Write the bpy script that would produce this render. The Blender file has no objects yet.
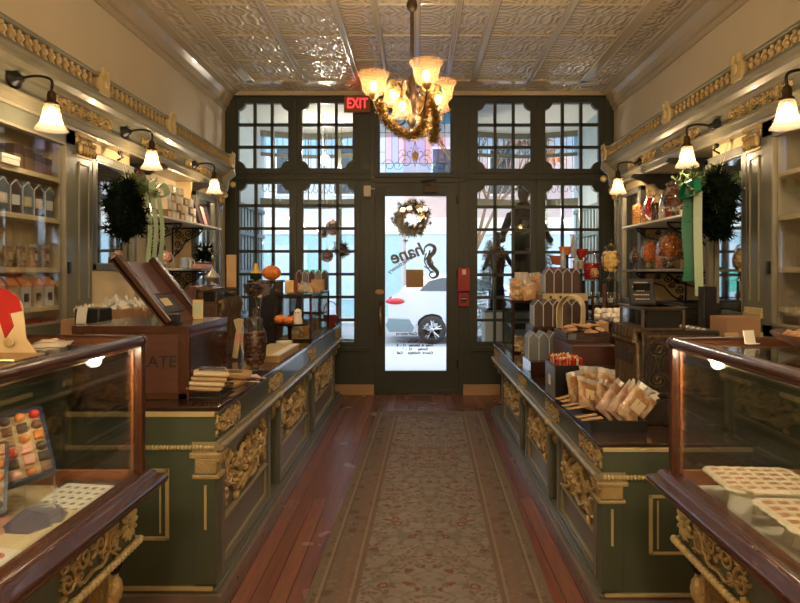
import bpy, bmesh, math, random
from mathutils import Vector, Matrix
random.seed(7)
C = bpy.context.scene.collection
PI = math.pi
F, CX, CY, H = 600.0, 417.0, 272.0, 1.47

# ---------------------------------------------------------------- materials
def mat(name, col, rough=0.5, metal=0.0, var=0.12, vs=6.0, bump=0.0, bs=40.0, coat=0.0, emit=None, es=0.0, col2=None, sss=0.0, spec=0.5, stretch=None):
    m = bpy.data.materials.new(name); m.use_nodes = True
    nt = m.node_tree; n = nt.nodes; L = nt.links
    b = n['Principled BSDF']
    tc = n.new('ShaderNodeTexCoord'); mp = n.new('ShaderNodeMapping')
    L.new(tc.outputs['Object'], mp.inputs['Vector'])
    if stretch: mp.inputs['Scale'].default_value = stretch
    nz = n.new('ShaderNodeTexNoise'); nz.inputs['Scale'].default_value = vs; nz.inputs['Detail'].default_value = 4
    L.new(mp.outputs[0], nz.inputs['Vector'])
    mx = n.new('ShaderNodeMix'); mx.data_type = 'RGBA'
    c2 = col2 or tuple(min(1, c * (1 + var)) for c in col)
    c1 = col if col2 else tuple(c * (1 - var) for c in col)
    mx.inputs[6].default_value = (*c1, 1); mx.inputs[7].default_value = (*c2, 1)
    L.new(nz.outputs['Fac'], mx.inputs[0]); L.new(mx.outputs[2], b.inputs['Base Color'])
    b.inputs['Roughness'].default_value = rough; b.inputs['Metallic'].default_value = metal
    b.inputs['Coat Weight'].default_value = coat; b.inputs['Specular IOR Level'].default_value = spec
    if emit: b.inputs['Emission Color'].default_value = (*emit, 1); b.inputs['Emission Strength'].default_value = es
    if bump:
        n2 = n.new('ShaderNodeTexNoise'); n2.inputs['Scale'].default_value = bs
        L.new(mp.outputs[0], n2.inputs['Vector'])
        bp = n.new('ShaderNodeBump'); bp.inputs['Strength'].default_value = bump; bp.inputs['Distance'].default_value = 0.01
        L.new(n2.outputs['Fac'], bp.inputs['Height']); L.new(bp.outputs[0], b.inputs['Normal'])
    return m

def glass(name, tint=(1, 1, 1), refl=0.5, rough=0.02, edge=0.35):
    m = bpy.data.materials.new(name); m.use_nodes = True
    nt = m.node_tree; n = nt.nodes; L = nt.links
    for x in list(n): n.remove(x)
    o = n.new('ShaderNodeOutputMaterial'); mx = n.new('ShaderNodeMixShader')
    t = n.new('ShaderNodeBsdfTransparent'); t.inputs[0].default_value = (*tint, 1)
    g = n.new('ShaderNodeBsdfGlossy'); g.inputs['Roughness'].default_value = rough
    lw = n.new('ShaderNodeLayerWeight'); lw.inputs['Blend'].default_value = edge
    ml = n.new('ShaderNodeMath'); ml.operation = 'MULTIPLY'; ml.inputs[1].default_value = refl
    ad = n.new('ShaderNodeMath'); ad.operation = 'ADD'; ad.inputs[1].default_value = 0.03
    L.new(lw.outputs['Fresnel'], ml.inputs[0]); L.new(ml.outputs[0], ad.inputs[0]); L.new(ad.outputs[0], mx.inputs[0])
    L.new(t.outputs[0], mx.inputs[1]); L.new(g.outputs[0], mx.inputs[2]); L.new(mx.outputs[0], o.inputs[0])
    return m

def shade_mat(name, col, es, tr=0.45):
    m = bpy.data.materials.new(name); m.use_nodes = True
    nt = m.node_tree; n = nt.nodes; L = nt.links
    for x in list(n): n.remove(x)
    o = n.new('ShaderNodeOutputMaterial')
    t = n.new('ShaderNodeBsdfTransparent'); t.inputs[0].default_value = (1, .9, .72, 1)
    p = n.new('ShaderNodeBsdfPrincipled'); p.inputs['Base Color'].default_value = (*col, 1); p.inputs['Roughness'].default_value = .35
    p.inputs['Emission Color'].default_value = (1, .62, .3, 1); p.inputs['Emission Strength'].default_value = es
    tl = n.new('ShaderNodeBsdfTranslucent'); tl.inputs[0].default_value = (col[0] * .9, col[1] * .9, col[2] * .8, 1)
    a = n.new('ShaderNodeMixShader'); a.inputs[0].default_value = .5
    b = n.new('ShaderNodeMixShader'); b.inputs[0].default_value = tr
    tc = n.new('ShaderNodeTexCoord'); wv = n.new('ShaderNodeTexNoise'); wv.inputs['Scale'].default_value = 25
    L.new(tc.outputs['Object'], wv.inputs['Vector'])
    bp = n.new('ShaderNodeBump'); bp.inputs['Strength'].default_value = .3; bp.inputs['Distance'].default_value = .01
    L.new(wv.outputs['Fac'], bp.inputs['Height']); L.new(bp.outputs[0], p.inputs['Normal'])
    L.new(p.outputs[0], a.inputs[1]); L.new(tl.outputs[0], a.inputs[2])
    L.new(a.outputs[0], b.inputs[1]); L.new(t.outputs[0], b.inputs[2]); L.new(b.outputs[0], o.inputs[0])
    return m

M = {}
M['frame'] = mat('storefront_green_paint', (.046, .052, .038), .45, vs=3, bump=.15)
M['green'] = mat('counter_green_paint', (.080, .094, .058), .34, vs=4, bump=.1, coat=.2)
M['greenside'] = mat('moulding_grey_green', (.15, .155, .115), .28, vs=8, coat=.3, bump=.1)
M['gold'] = mat('old_gold_paint', (.50, .36, .16), .38, .3, .25, 30, bump=.4, bs=80)
M['goldflat'] = mat('gold_cream_paint', (.55, .43, .21), .45, .1, .15, 12, bump=.2)
M['cream'] = mat('cream_wall_paint', (.74, .65, .47), .6, var=.06, vs=3, bump=.12, bs=60)
M['cabcream'] = mat('cabinet_lining_cream', (.74, .58, .32), .5, var=.05, vs=2)
M['corn'] = mat('cornice_antique_paint', (.25, .225, .15), .35, .1, .2, 6, bump=.1, coat=.3)
M['bead'] = mat('worn_gilt_bead', (.36, .30, .18), .3, .15, .15, 10, coat=.3)
M['frieze'] = mat('frieze_grey_green', (.22, .22, .16), .5, vs=5)
M['mahog'] = mat('mahogany_varnish', (.042, .013, .006), .26, col2=(.095, .031, .013), vs=9, coat=.35, stretch=(6, 1, 6))
M['crate'] = mat('red_brown_crate_wood', (.055, .018, .010), .42, col2=(.12, .04, .024), vs=7, stretch=(1, 1, 6), bump=.2)
M['darkwood'] = mat('dark_counter_wood', (.030, .013, .009), .18, col2=(.06, .025, .015), vs=6, coat=.6)
M['black'] = mat('black_iron', (.012, .011, .010), .4, .3)
M['blackp'] = mat('black_painted_wood', (.015, .014, .013), .35)
M['bronze'] = mat('dark_bronze', (.07, .045, .025), .45, .8, .3, 30)
M['reg'] = mat('register_aged_brass', (.14, .095, .055), .38, .75, .35, 22, bump=.5, bs=60)
M['regdark'] = mat('register_dark_cast_metal', (.06, .045, .035), .35, .7, .4, 25, bump=.5, bs=70)
M['regwood'] = mat('register_carved_wood', (.085, .035, .02), .35, col2=(.17, .08, .045), vs=25, bump=.5, bs=50)
M['brass'] = mat('brass', (.62, .42, .16), .28, .9, .15, 20)
M['silver'] = mat('worn_silver_metal', (.6, .6, .58), .3, .85, .1, 20)
M['kraft'] = mat('kraft_paper', (.50, .32, .15), .7, var=.1, vs=10)
M['kraft2'] = mat('pale_card', (.68, .55, .33), .7, var=.06, vs=6)
M['white'] = mat('white_card', (.75, .72, .64), .6, var=.04)
M['whitebox'] = mat('ivory_box_card', (.66, .58, .42), .6, var=.08, vs=9)
M['brownbox'] = mat('brown_box_card', (.22, .12, .055), .6, var=.15, vs=9)
M['choc'] = mat('chocolate_wrapper_brown', (.075, .042, .03), .4, var=.15, vs=12)
M['grey'] = mat('silver_grey_wrapper', (.19, .20, .21), .35, .3, .2, 14)
M['bluegrey'] = mat('patterned_blue_grey_paper', (.35, .42, .50), .5, var=.3, vs=60)
M['navy'] = mat('navy_box_card', (.012, .025, .07), .4)
M['red'] = mat('alarm_red', (.42, .012, .012), .35)
M['redbox'] = mat('dark_red_card', (.28, .03, .02), .5)
M['orange'] = mat('orange_candy', (.75, .20, .03), .3, var=.3, vs=20)
M['pumpkin'] = mat('pumpkin_skin', (.78, .22, .02), .4, var=.2, vs=8)
M['yellow'] = mat('yellow_gourd_skin', (.75, .48, .06), .4, var=.2, vs=8)
M['orangep'] = mat('orange_striped_paper', (.80, .33, .12), .5, var=.12, vs=3)
M['candyred'] = mat('red_candy', (.48, .03, .02), .2, var=.3, vs=30)
M['candyyel'] = mat('yellow_candy', (.82, .55, .2), .35, var=.15, vs=30)
M['candyamb'] = mat('amber_mixed_candy', (.16, .04, .02), .25, col2=(.85, .30, .06), vs=28)
M['candybrown'] = mat('brown_candy', (.12, .045, .025), .25, var=.4, vs=30)
M['candymix'] = mat('mixed_bright_candy', (.75, .10, .05), .3, col2=(.85, .65, .10), vs=26)
M['cookie'] = mat('cookie_tan', (.52, .30, .14), .7, var=.25, vs=30, bump=.4, bs=60)
M['ginger'] = mat('sugared_ginger', (.62, .34, .16), .5, var=.3, vs=30, bump=.5, bs=80)
M['cello'] = mat('clear_cellophane_over_cookies', (.36, .17, .07), .12, col2=(.86, .70, .52), vs=20, bump=.6, bs=30, coat=1.0)  # lighter mottling stands in for glints on the cellophane
M['marsh'] = mat('marshmallow_white', (.80, .74, .64), .7)
M['pink'] = mat('pink_candy', (.75, .38, .30), .4, var=.2, vs=30)
M['purple'] = mat('purple_tissue', (.12, .11, .16), .6)
M['leaf'] = mat('evergreen_needles', (.015, .030, .012), .9, spec=.05, var=.5, vs=12)
M['leafd'] = mat('deep_evergreen_needles', (.007, .013, .007), .95, spec=.03, var=.5, vs=12)
M['leafp'] = mat('pale_evergreen_needles', (.10, .14, .05), .9, spec=.1, var=.5, vs=12)
M['ribp'] = mat('pale_green_ribbon', (.42, .55, .36), .35)
M['ribg'] = mat('bright_green_ribbon', (.01, .20, .10), .3)
M['tinsel'] = mat('gold_tinsel', (.34, .21, .045), .45, .4, .3, 40)
M['bow'] = mat('gold_bow_ribbon', (.75, .50, .12), .35, .2)
M['chalk'] = mat('chalkboard', (.035, .035, .035), .6, var=.4, vs=30)
M['chalkw'] = mat('chalk_white', (.6, .6, .56), .8)
M['ink'] = mat('black_lettering', (.01, .01, .012), .4)
M['exitred'] = mat('exit_red_letters', (.7, .03, .03), .4, emit=(1, .03, .04), es=1.6)
M['ceiling'] = None
M['car'] = mat('white_car_paint', (.55, .57, .60), .12, coat=1.0, var=.01)
M['carglass'] = mat('tinted_car_glass', (.03, .05, .06), .05)
M['tyre'] = mat('black_tyre', (.012, .012, .013), .7)
M['tail'] = mat('red_tail_lamp', (.55, .02, .03), .15)
M['alloy'] = mat('alloy_wheel', (.5, .5, .52), .25, .9)
M['walk'] = mat('pale_sidewalk', (.42, .42, .43), .8, var=.1, vs=2, bump=.2)
M['road'] = mat('asphalt', (.28, .29, .30), .85, var=.1)
M['baywhite'] = mat('bay_ceiling_white', (.78, .78, .72), .7, var=.03)
M['slat'] = mat('slate_blue_bay_boards', (.16, .22, .24), .5, var=.1)
M['teal'] = mat('teal_shopfront', (.32, .50, .54), .5)
M['tealb'] = mat('bright_green_shop_sign', (.03, .50, .33), .4)
M['bluesf'] = mat('pale_blue_cladding', (.48, .60, .66), .5)
M['board'] = mat('plain_pine_baseboard', (.50, .31, .15), .5, var=.2, vs=5, stretch=(1, 6, 6))
M['kick'] = mat('worn_grey_brown_baseboard', (.20, .155, .115), .35, var=.3, vs=4, coat=.4)
M['shadeglass'] = shade_mat('frosted_shade_glass', (.34, .26, .17), .16, .6)
M['chshade'] = shade_mat('amber_frosted_glass', (.24, .12, .05), .14, .6)
M['bulb'] = mat('lit_bulb', (1, .8, .5), .5, emit=(1, .72, .38), es=9)
M['glass'] = glass('window_glass', (.97, .99, 1), .35)
M['case'] = glass('case_glass', (.94, .96, .94), .6, .02, .22)
M['jar'] = glass('jar_glass', (.96, .97, .97), .8, .05, .3)
M['redcase'] = mat('amber_lit_wood', (.30, .10, .03), .3, coat=.5, var=.2)
M['post'] = mat('worn_grey_mirror_frame', (.14, .14, .11), .4)
M['skin'] = mat('terracotta_glaze', (.45, .12, .06), .3)
M['ghost'] = mat('white_icing', (.8, .72, .6), .6)
def bagmat(name, cookie, film_glint, sc_):
    m = mat(name, cookie, .12, var=.2, vs=30, bump=.6, bs=35, coat=1.0); nt = m.node_tree; n = nt.nodes; L = nt.links; b = n['Principled BSDF']
    src = b.inputs['Base Color'].links[0].from_socket
    tc = n.new('ShaderNodeTexCoord'); v = n.new('ShaderNodeTexVoronoi'); v.inputs['Scale'].default_value = sc_; L.new(tc.outputs['Object'], v.inputs['Vector'])
    r = n.new('ShaderNodeMapRange'); r.inputs[1].default_value = .50; r.inputs[2].default_value = .75; L.new(v.outputs['Distance'], r.inputs[0])
    nz = n.new('ShaderNodeTexNoise'); nz.inputs['Scale'].default_value = 26; nz.inputs['Distortion'].default_value = 1.5; L.new(tc.outputs['Object'], nz.inputs['Vector'])
    r2 = n.new('ShaderNodeMapRange'); r2.inputs[1].default_value = .55; r2.inputs[2].default_value = .72; L.new(nz.outputs['Fac'], r2.inputs[0])
    mx = n.new('ShaderNodeMath'); mx.operation = 'MAXIMUM'; L.new(r.outputs[0], mx.inputs[0]); L.new(r2.outputs[0], mx.inputs[1])
    k = n.new('ShaderNodeMix'); k.data_type = 'RGBA'; L.new(mx.outputs[0], k.inputs[0]); L.new(src, k.inputs[6]); k.inputs[7].default_value = (*film_glint, 1); L.new(k.outputs[2], b.inputs['Base Color'])  # pale tone paints the film and its highlights over the cookies
    return m
M['tree'] = mat('snow_dusted_needles', (.14, .24, .22), .7, col2=(.5, .62, .62), vs=7)
M['bayfab'] = mat('black_costume_fabric', (.008, .008, .009), .7)
M['silverball'] = mat('copper_glass_ball', (.45, .25, .18), .12, .8)

def mirror_mat():
    m = mat('aged_mirror', (.72, .74, .72), .03, 1.0, .04, 3); return m
M['mirror'] = mirror_mat()

def floor_mat():
    m = bpy.data.materials.new('worn_red_floorboards'); m.use_nodes = True
    nt = m.node_tree; n = nt.nodes; L = nt.links; b = n['Principled BSDF']
    tc = n.new('ShaderNodeTexCoord'); mp = n.new('ShaderNodeMapping'); mp.inputs['Rotation'].default_value = (0, 0, PI / 2)
    L.new(tc.outputs['Object'], mp.inputs[0])
    br = n.new('ShaderNodeTexBrick'); br.inputs['Scale'].default_value = 1
    br.inputs['Brick Width'].default_value = 2.6; br.inputs['Row Height'].default_value = .083
    br.inputs['Mortar Size'].default_value = .0022; br.inputs['Mortar Smooth'].default_value = .3
    br.inputs['Color1'].default_value = (.20, .085, .052, 1); br.inputs['Color2'].default_value = (.12, .045, .030, 1)
    br.inputs['Mortar'].default_value = (.02, .008, .006, 1)
    L.new(mp.outputs[0], br.inputs['Vector'])
    mp2 = n.new('ShaderNodeMapping'); mp2.inputs['Scale'].default_value = (12, .7, 1); L.new(tc.outputs['Object'], mp2.inputs[0])
    nz = n.new('ShaderNodeTexNoise'); nz.inputs['Scale'].default_value = 6; nz.inputs['Detail'].default_value = 3; L.new(mp2.outputs[0], nz.inputs['Vector'])
    mx = n.new('ShaderNodeMix'); mx.data_type = 'RGBA'; mx.blend_type = 'OVERLAY'; mx.inputs[0].default_value = .5
    L.new(br.outputs['Color'], mx.inputs[6]); L.new(nz.outputs['Color'], mx.inputs[7])
    hs = n.new('ShaderNodeHueSaturation'); hs.inputs['Saturation'].default_value = 1.0; hs.inputs['Value'].default_value = 1.5; L.new(mx.outputs[2], hs.inputs['Color'])
    L.new(hs.outputs[0], b.inputs['Base Color'])
    rr = n.new('ShaderNodeMapRange'); rr.inputs[3].default_value = .22; rr.inputs[4].default_value = .30; pass
    nz2 = n.new('ShaderNodeTexNoise'); nz2.inputs['Scale'].default_value = 3; L.new(tc.outputs['Object'], nz2.inputs['Vector'])
    L.new(nz2.outputs['Fac'], rr.inputs[0]); L.new(rr.outputs[0], b.inputs['Roughness'])
    bp = n.new('ShaderNodeBump'); bp.inputs['Strength'].default_value = .35; bp.inputs['Distance'].default_value = .004
    ml = n.new('ShaderNodeMath'); ml.operation = 'SUBTRACT'
    L.new(nz.outputs['Fac'], ml.inputs[0]); L.new(br.outputs['Fac'], ml.inputs[1]); L.new(ml.outputs[0], bp.inputs['Height']); L.new(bp.outputs[0], b.inputs['Normal'])
    return m

def ceil_mat():
    m = bpy.data.materials.new('embossed_tin_cream_gloss'); m.use_nodes = True
    nt = m.node_tree; n = nt.nodes; L = nt.links; b = n['Principled BSDF']
    b.inputs['Base Color'].default_value = (.70, .59, .40, 1); b.inputs['Roughness'].default_value = .24; b.inputs['Coat Weight'].default_value = .5
    b.inputs['Coat Roughness'].default_value = .12
    tc = n.new('ShaderNodeTexCoord'); sp = n.new('ShaderNodeSeparateXYZ'); L.new(tc.outputs['Object'], sp.inputs[0])
    def mm(op, a, bb=None, v=None):
        k = n.new('ShaderNodeMath'); k.operation = op
        L.new(a, k.inputs[0]) if not isinstance(a, (int, float)) else setattr(k.inputs[0], 'default_value', a)
        if bb is not None:
            if isinstance(bb, (int, float)): k.inputs[1].default_value = bb
            else: L.new(bb, k.inputs[1])
        return k.outputs[0]
    # tile of 0.31 m: acanthus-like swirl pattern = sum of mirrored waves inside the tile
    S = .315
    u = mm('PINGPONG', mm('ADD', sp.outputs[0], 10.0), S); v = mm('PINGPONG', mm('ADD', sp.outputs[1], 10.0), S / 2)
    cb = n.new('ShaderNodeCombineXYZ'); L.new(u, cb.inputs[0]); L.new(v, cb.inputs[1])
    w = n.new('ShaderNodeTexWave'); w.wave_type = 'RINGS'; w.rings_direction = 'Z'; w.inputs['Scale'].default_value = 5; w.inputs['Distortion'].default_value = 8
    w.inputs['Detail'].default_value = 1.5; w.inputs['Detail Scale'].default_value = 1.6; L.new(cb.outputs[0], w.inputs['Vector'])
    vo = n.new('ShaderNodeTexVoronoi'); vo.inputs['Scale'].default_value = 11; L.new(cb.outputs[0], vo.inputs['Vector'])
    seam = mm('LESS_THAN', v, .006)
    h = mm('SUBTRACT', mm('ADD', mm('MULTIPLY', w.outputs['Fac'], 1.0), mm('MULTIPLY', vo.outputs['Distance'], .8)), mm('MULTIPLY', seam, 1.2))
    bp = n.new('ShaderNodeBump'); bp.inputs['Strength'].default_value = .65; bp.inputs['Distance'].default_value = .016
    L.new(h, bp.inputs['Height']); L.new(bp.outputs[0], b.inputs['Normal']); L.new(bp.outputs[0], b.inputs['Coat Normal'])
    return m
M['floor'] = floor_mat(); M['tin'] = ceil_mat()
M['crown'] = mat('crown_cream_gloss', (.60, .50, .33), .25, var=.06, bump=.15, coat=.4)

def rug_mat(W, Lh):
    m = bpy.data.materials.new('faded_persian_runner'); m.use_nodes = True
    nt = m.node_tree; n = nt.nodes; L = nt.links; b = n['Principled BSDF']; b.inputs['Roughness'].default_value = .95; b.inputs['Specular IOR Level'].default_value = .1
    tc = n.new('ShaderNodeTexCoord'); sp = n.new('ShaderNodeSeparateXYZ'); L.new(tc.outputs['Object'], sp.inputs[0])
    def mm(op, a, bb=0.0, c=None):
        k = n.new('ShaderNodeMath'); k.operation = op
        for i, q in enumerate((a, bb, c)):
            if q is None: continue
            if isinstance(q, (int, float)): k.inputs[i].default_value = q
            else: L.new(q, k.inputs[i])
        return k.outputs[0]
    def mix(f, a, c):
        k = n.new('ShaderNodeMix'); k.data_type = 'RGBA'
        L.new(f, k.inputs[0])
        for i, q in ((6, a), (7, c)):
            if isinstance(q, tuple): k.inputs[i].default_value = (*q, 1)
            else: L.new(q, k.inputs[i])
        return k.outputs[2]
    ax = mm('ABSOLUTE', sp.outputs[0])
    ey = mm('SUBTRACT', Lh / 2, mm('ABSOLUTE', sp.outputs[1]))
    d = mm('MINIMUM', mm('SUBTRACT', W / 2, ax), ey)   # distance from edge
    cb = n.new('ShaderNodeCombineXYZ'); L.new(ax, cb.inputs[0]); L.new(sp.outputs[1], cb.inputs[1])
    nz = n.new('ShaderNodeTexNoise'); nz.inputs['Scale'].default_value = 14; L.new(cb.outputs[0], nz.inputs['Vector'])
    wa = n.new('ShaderNodeVectorMath'); wa.operation = 'MULTIPLY_ADD'; L.new(nz.outputs['Color'], wa.inputs[0]); wa.inputs[1].default_value = (.07, .07, 0); L.new(cb.outputs[0], wa.inputs[2])
    v1 = n.new('ShaderNodeTexVoronoi'); v1.inputs['Scale'].default_value = 11; v1.inputs['Randomness'].default_value = .75; L.new(wa.outputs[0], v1.inputs['Vector'])
    v2 = n.new('ShaderNodeTexVoronoi'); v2.inputs['Scale'].default_value = 27; L.new(wa.outputs[0], v2.inputs['Vector'])
    vl = n.new('ShaderNodeTexVoronoi'); vl.feature = 'DISTANCE_TO_EDGE'; vl.inputs['Scale'].default_value = 8.5; L.new(wa.outputs[0], vl.inputs['Vector'])
    base = mix(nz.outputs['Fac'], (.20, .165, .145), (.40, .36, .325))
    base = mix(mm('MULTIPLY', mm('LESS_THAN', vl.outputs['Distance'], .05), .55), base, (.16, .16, .12))
    base = mix(mm('MULTIPLY', mm('LESS_THAN', v2.outputs['Distance'], .36), .75), base, (.20, .10, .075))
    base = mix(mm('MULTIPLY', mm('LESS_THAN', v1.outputs['Distance'], .32), .9), base, (.21, .06, .045))
    base = mix(mm('MULTIPLY', mm('LESS_THAN', v1.outputs['Distance'], .17), .8), base, (.36, .28, .19))
    base = mix(mm('MULTIPLY', mm('LESS_THAN', v1.outputs['Distance'], .07), .8), base, (.25, .07, .05))
    bord = mix(mm('MULTIPLY', mm('LESS_THAN', v1.outputs['Distance'], .36), .7), (.20, .15, .125), (.12, .055, .045))
    bord = mix(mm('MULTIPLY', mm('LESS_THAN', v2.outputs['Distance'], .3), .6), bord, (.30, .24, .17))
    inb = mm('LESS_THAN', d, .22)
    col = mix(inb, base, bord)
    def band(a, c, colr, s):
        return mix(mm('MULTIPLY', mm('MULTIPLY', mm('GREATER_THAN', d, a), mm('LESS_THAN', d, c)), s), col, colr)
    col = band(.205, .228, (.20, .12, .09), .8); col = band(.19, .205, (.33, .28, .2), .8)
    col = band(.045, .06, (.33, .28, .2), .8); col = band(.06, .072, (.15, .085, .055), .7)
    col = band(.0, .022, (.20, .16, .115), .9); col = band(.135, .19, (.28, .15, .11), .4)
    n3 = n.new('ShaderNodeTexNoise'); n3.inputs['Scale'].default_value = 1.1; n3.inputs['Detail'].default_value = 3; L.new(tc.outputs['Object'], n3.inputs['Vector'])
    col = mix(mm('MULTIPLY', n3.outputs['Fac'], .22), col, (.36, .31, .24))
    n4 = n.new('ShaderNodeTexNoise'); n4.inputs['Scale'].default_value = 160; L.new(tc.outputs['Object'], n4.inputs['Vector'])
    col = mix(mm('MULTIPLY', n4.outputs['Fac'], .35), col, (.16, .13, .105))
    L.new(col, b.inputs['Base Color'])
    bp = n.new('ShaderNodeBump'); bp.inputs['Strength'].default_value = .5; bp.inputs['Distance'].default_value = .004; L.new(n4.outputs['Fac'], bp.inputs['Height']); L.new(bp.outputs[0], b.inputs['Normal'])
    return m

# ---------------------------------------------------------------- mesh builder
class MB:
    def __init__(s): s.v = []; s.f = []; s.X = None
    def _p(s, p): s.v.append(tuple(s.X @ Vector(p)) if s.X is not None else tuple(p)); return len(s.v) - 1
    def face(s, pts): s.f.append([s._p(p) for p in pts]); return s
    def box(s, x0, x1, y0, y1, z0, z1, R=None):
        x0, x1 = min(x0, x1), max(x0, x1); y0, y1 = min(y0, y1), max(y0, y1); z0, z1 = min(z0, z1), max(z0, z1)
        pts = [(x, y, z) for z in (z0, z1) for x, y in ((x0, y0), (x1, y0), (x1, y1), (x0, y1))]
        if R is not None: pts = [R @ Vector(p) for p in pts]
        i = [s._p(p) for p in pts]
        for q in ((3, 2, 1, 0), (4, 5, 6, 7), (0, 1, 5, 4), (1, 2, 6, 5), (2, 3, 7, 6), (3, 0, 4, 7)): s.f.append([i[k] for k in q])
        return s
    def cb(s, c, d, R=None):   # centred box, rotated about its centre
        T = Matrix.Translation(Vector(c)) @ (R.to_4x4() if R is not None else Matrix.Identity(4))
        return s.box(-d[0] / 2, d[0] / 2, -d[1] / 2, d[1] / 2, -d[2] / 2, d[2] / 2, T)
    def tube(s, pts, r, n=8, cap=True):
        pts = [Vector(p) for p in pts]; N = len(pts)
        rs = r if isinstance(r, (list, tuple)) else [r] * N
        t = (pts[1] - pts[0]).normalized(); a = t.orthogonal().normalized(); rings = []
        for i in range(N):
            if i: t2 = (pts[min(i + 1, N - 1)] - pts[i - 1]).normalized()
            else: t2 = t
            a = (a - a.dot(t2) * t2)
            a = a.normalized() if a.length > 1e-6 else t2.orthogonal().normalized()
            b = t2.cross(a)
            rings.append([s._p(pts[i] + (a * math.cos(2 * PI * k / n) + b * math.sin(2 * PI * k / n)) * rs[i]) for k in range(n)])
        for A, B in zip(rings, rings[1:]):
            for k in range(n): s.f.append([A[k], A[(k + 1) % n], B[(k + 1) % n], B[k]])
        if cap: s.f.append(rings[0][::-1]); s.f.append(rings[-1])
        return s
    def lathe(s, prof, c=(0, 0, 0), n=20, flute=0, amp=0, cap=False, sx=1, sy=1):
        rings = []
        for r, z in prof:
            rings.append([s._p((c[0] + sx * math.cos(2 * PI * k / n) * r * (1 + amp * math.cos(flute * 2 * PI * k / n)), c[1] + sy * math.sin(2 * PI * k / n) * r * (1 + amp * math.cos(flute * 2 * PI * k / n)), c[2] + z)) for k in range(n)])
        for A, B in zip(rings, rings[1:]):
            for k in range(n): s.f.append([A[k], A[(k + 1) % n], B[(k + 1) % n], B[k]])
        if cap: s.f.append(rings[0][::-1]); s.f.append(rings[-1])
        return s
    def ball(s, c, r, n=10, m=6, R=None):
        if not isinstance(r, (tuple, list)): r = (r, r, r)
        c = Vector(c); rings = []
        for j in range(1, m):
            a = PI * j / m
            row = []
            for k in range(n):
                p = Vector((r[0] * math.sin(a) * math.cos(2 * PI * k / n), r[1] * math.sin(a) * math.sin(2 * PI * k / n), -r[2] * math.cos(a)))
                if R is not None: p = R @ p
                row.append(s._p(c + p))
            rings.append(row)
        bt = Vector((0, 0, -r[2])); tp = Vector((0, 0, r[2]))
        if R is not None: bt = R @ bt; tp = R @ tp
        ib = s._p(c + bt); it = s._p(c + tp)
        for A, B in zip(rings, rings[1:]):
            for k in range(n): s.f.append([A[k], A[(k + 1) % n], B[(k + 1) % n], B[k]])
        for k in range(n): s.f.append([ib, rings[0][(k + 1) % n], rings[0][k]]); s.f.append([it, rings[-1][k], rings[-1][(k + 1) % n]])
        return s
    def prism(s, poly, T, h):   # poly in local xy, extruded along local z by h; T maps local -> object
        N = len(poly); a = [s._p(T @ Vector((x, y, 0))) for x, y in poly]; b = [s._p(T @ Vector((x, y, h))) for x, y in poly]
        s.f.append(a[::-1]); s.f.append(b)
        for k in range(N): s.f.append([a[k], a[(k + 1) % N], b[(k + 1) % N], b[k]])
        return s
    def mould(s, prof, x0, x1):   # profile (y,z) swept along local x
        N = len(prof); a = [s._p((x0, y, z)) for y, z in prof]; b = [s._p((x1, y, z)) for y, z in prof]
        for k in range(N): s.f.append([a[k], a[(k + 1) % N], b[(k + 1) % N], b[k]])
        s.f.append(a[::-1]); s.f.append(b); return s
    def mesh(s, name, m=None, smooth=False):
        me = bpy.data.meshes.new(name); me.from_pydata(s.v, [], s.f)
        bm = bmesh.new(); bm.from_mesh(me); bmesh.ops.recalc_face_normals(bm, faces=bm.faces); bm.to_mesh(me); bm.free()
        if m is not None: me.materials.append(m)
        if smooth:
            for p in me.polygons: p.use_smooth = True
            me.set_sharp_from_angle(angle=math.radians(50))
        return me
    def build(s, name, m, parent=None, smooth=False, bevel=0, loc=None):
        o = bpy.data.objects.new(name, s.mesh(name, m, smooth)); C.objects.link(o)
        if parent: o.parent = parent
        if loc: o.location = loc
        if bevel:
            bv = o.modifiers.new('bevel', 'BEVEL'); bv.width = bevel; bv.segments = 2; bv.limit_method = 'ANGLE'
        return o

def inst(name, me, parent=None, loc=(0, 0, 0), rot=(0, 0, 0), sc=(1, 1, 1)):
    o = bpy.data.objects.new(name, me); C.objects.link(o); o.location = loc; o.rotation_euler = rot; o.scale = sc
    if parent: o.parent = parent
    return o
def thing(name, label, cat, loc=(0, 0, 0), rz=0, group=None):
    o = bpy.data.objects.new(name, None); C.objects.link(o); o.empty_display_size = .05
    o.location = loc; o.rotation_euler = (0, 0, rz); o['label'] = label; o['category'] = cat
    if group: o['group'] = group
    return o
def tag(o, label, cat, group=None, kind=None):
    o['label'] = label; o['category'] = cat
    if group: o['group'] = group
    if kind: o['kind'] = kind
    return o
def struct(o): o['kind'] = 'structure'; return o
def copy_tree(o, parent=None):
    c = o.copy(); C.objects.link(c); c.parent = parent
    for ch in o.children: copy_tree(ch, c)
    return c
def RX(a): return Matrix.Rotation(a, 3, 'X')
def RY(a): return Matrix.Rotation(a, 3, 'Y')
def RZ(a): return Matrix.Rotation(a, 3, 'Z')
def rnd(a, b): return random.uniform(a, b)
def arc(cx, cy, r, a0, a1, n): return [(cx + r * math.cos(a0 + (a1 - a0) * i / n), cy + r * math.sin(a0 + (a1 - a0) * i / n)) for i in range(n + 1)]
ORD = ['first', 'second', 'third', 'fourth', 'fifth', 'sixth', 'seventh', 'eighth', 'ninth', 'tenth', 'eleventh', 'twelfth', 'thirteenth', 'fourteenth']
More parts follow.
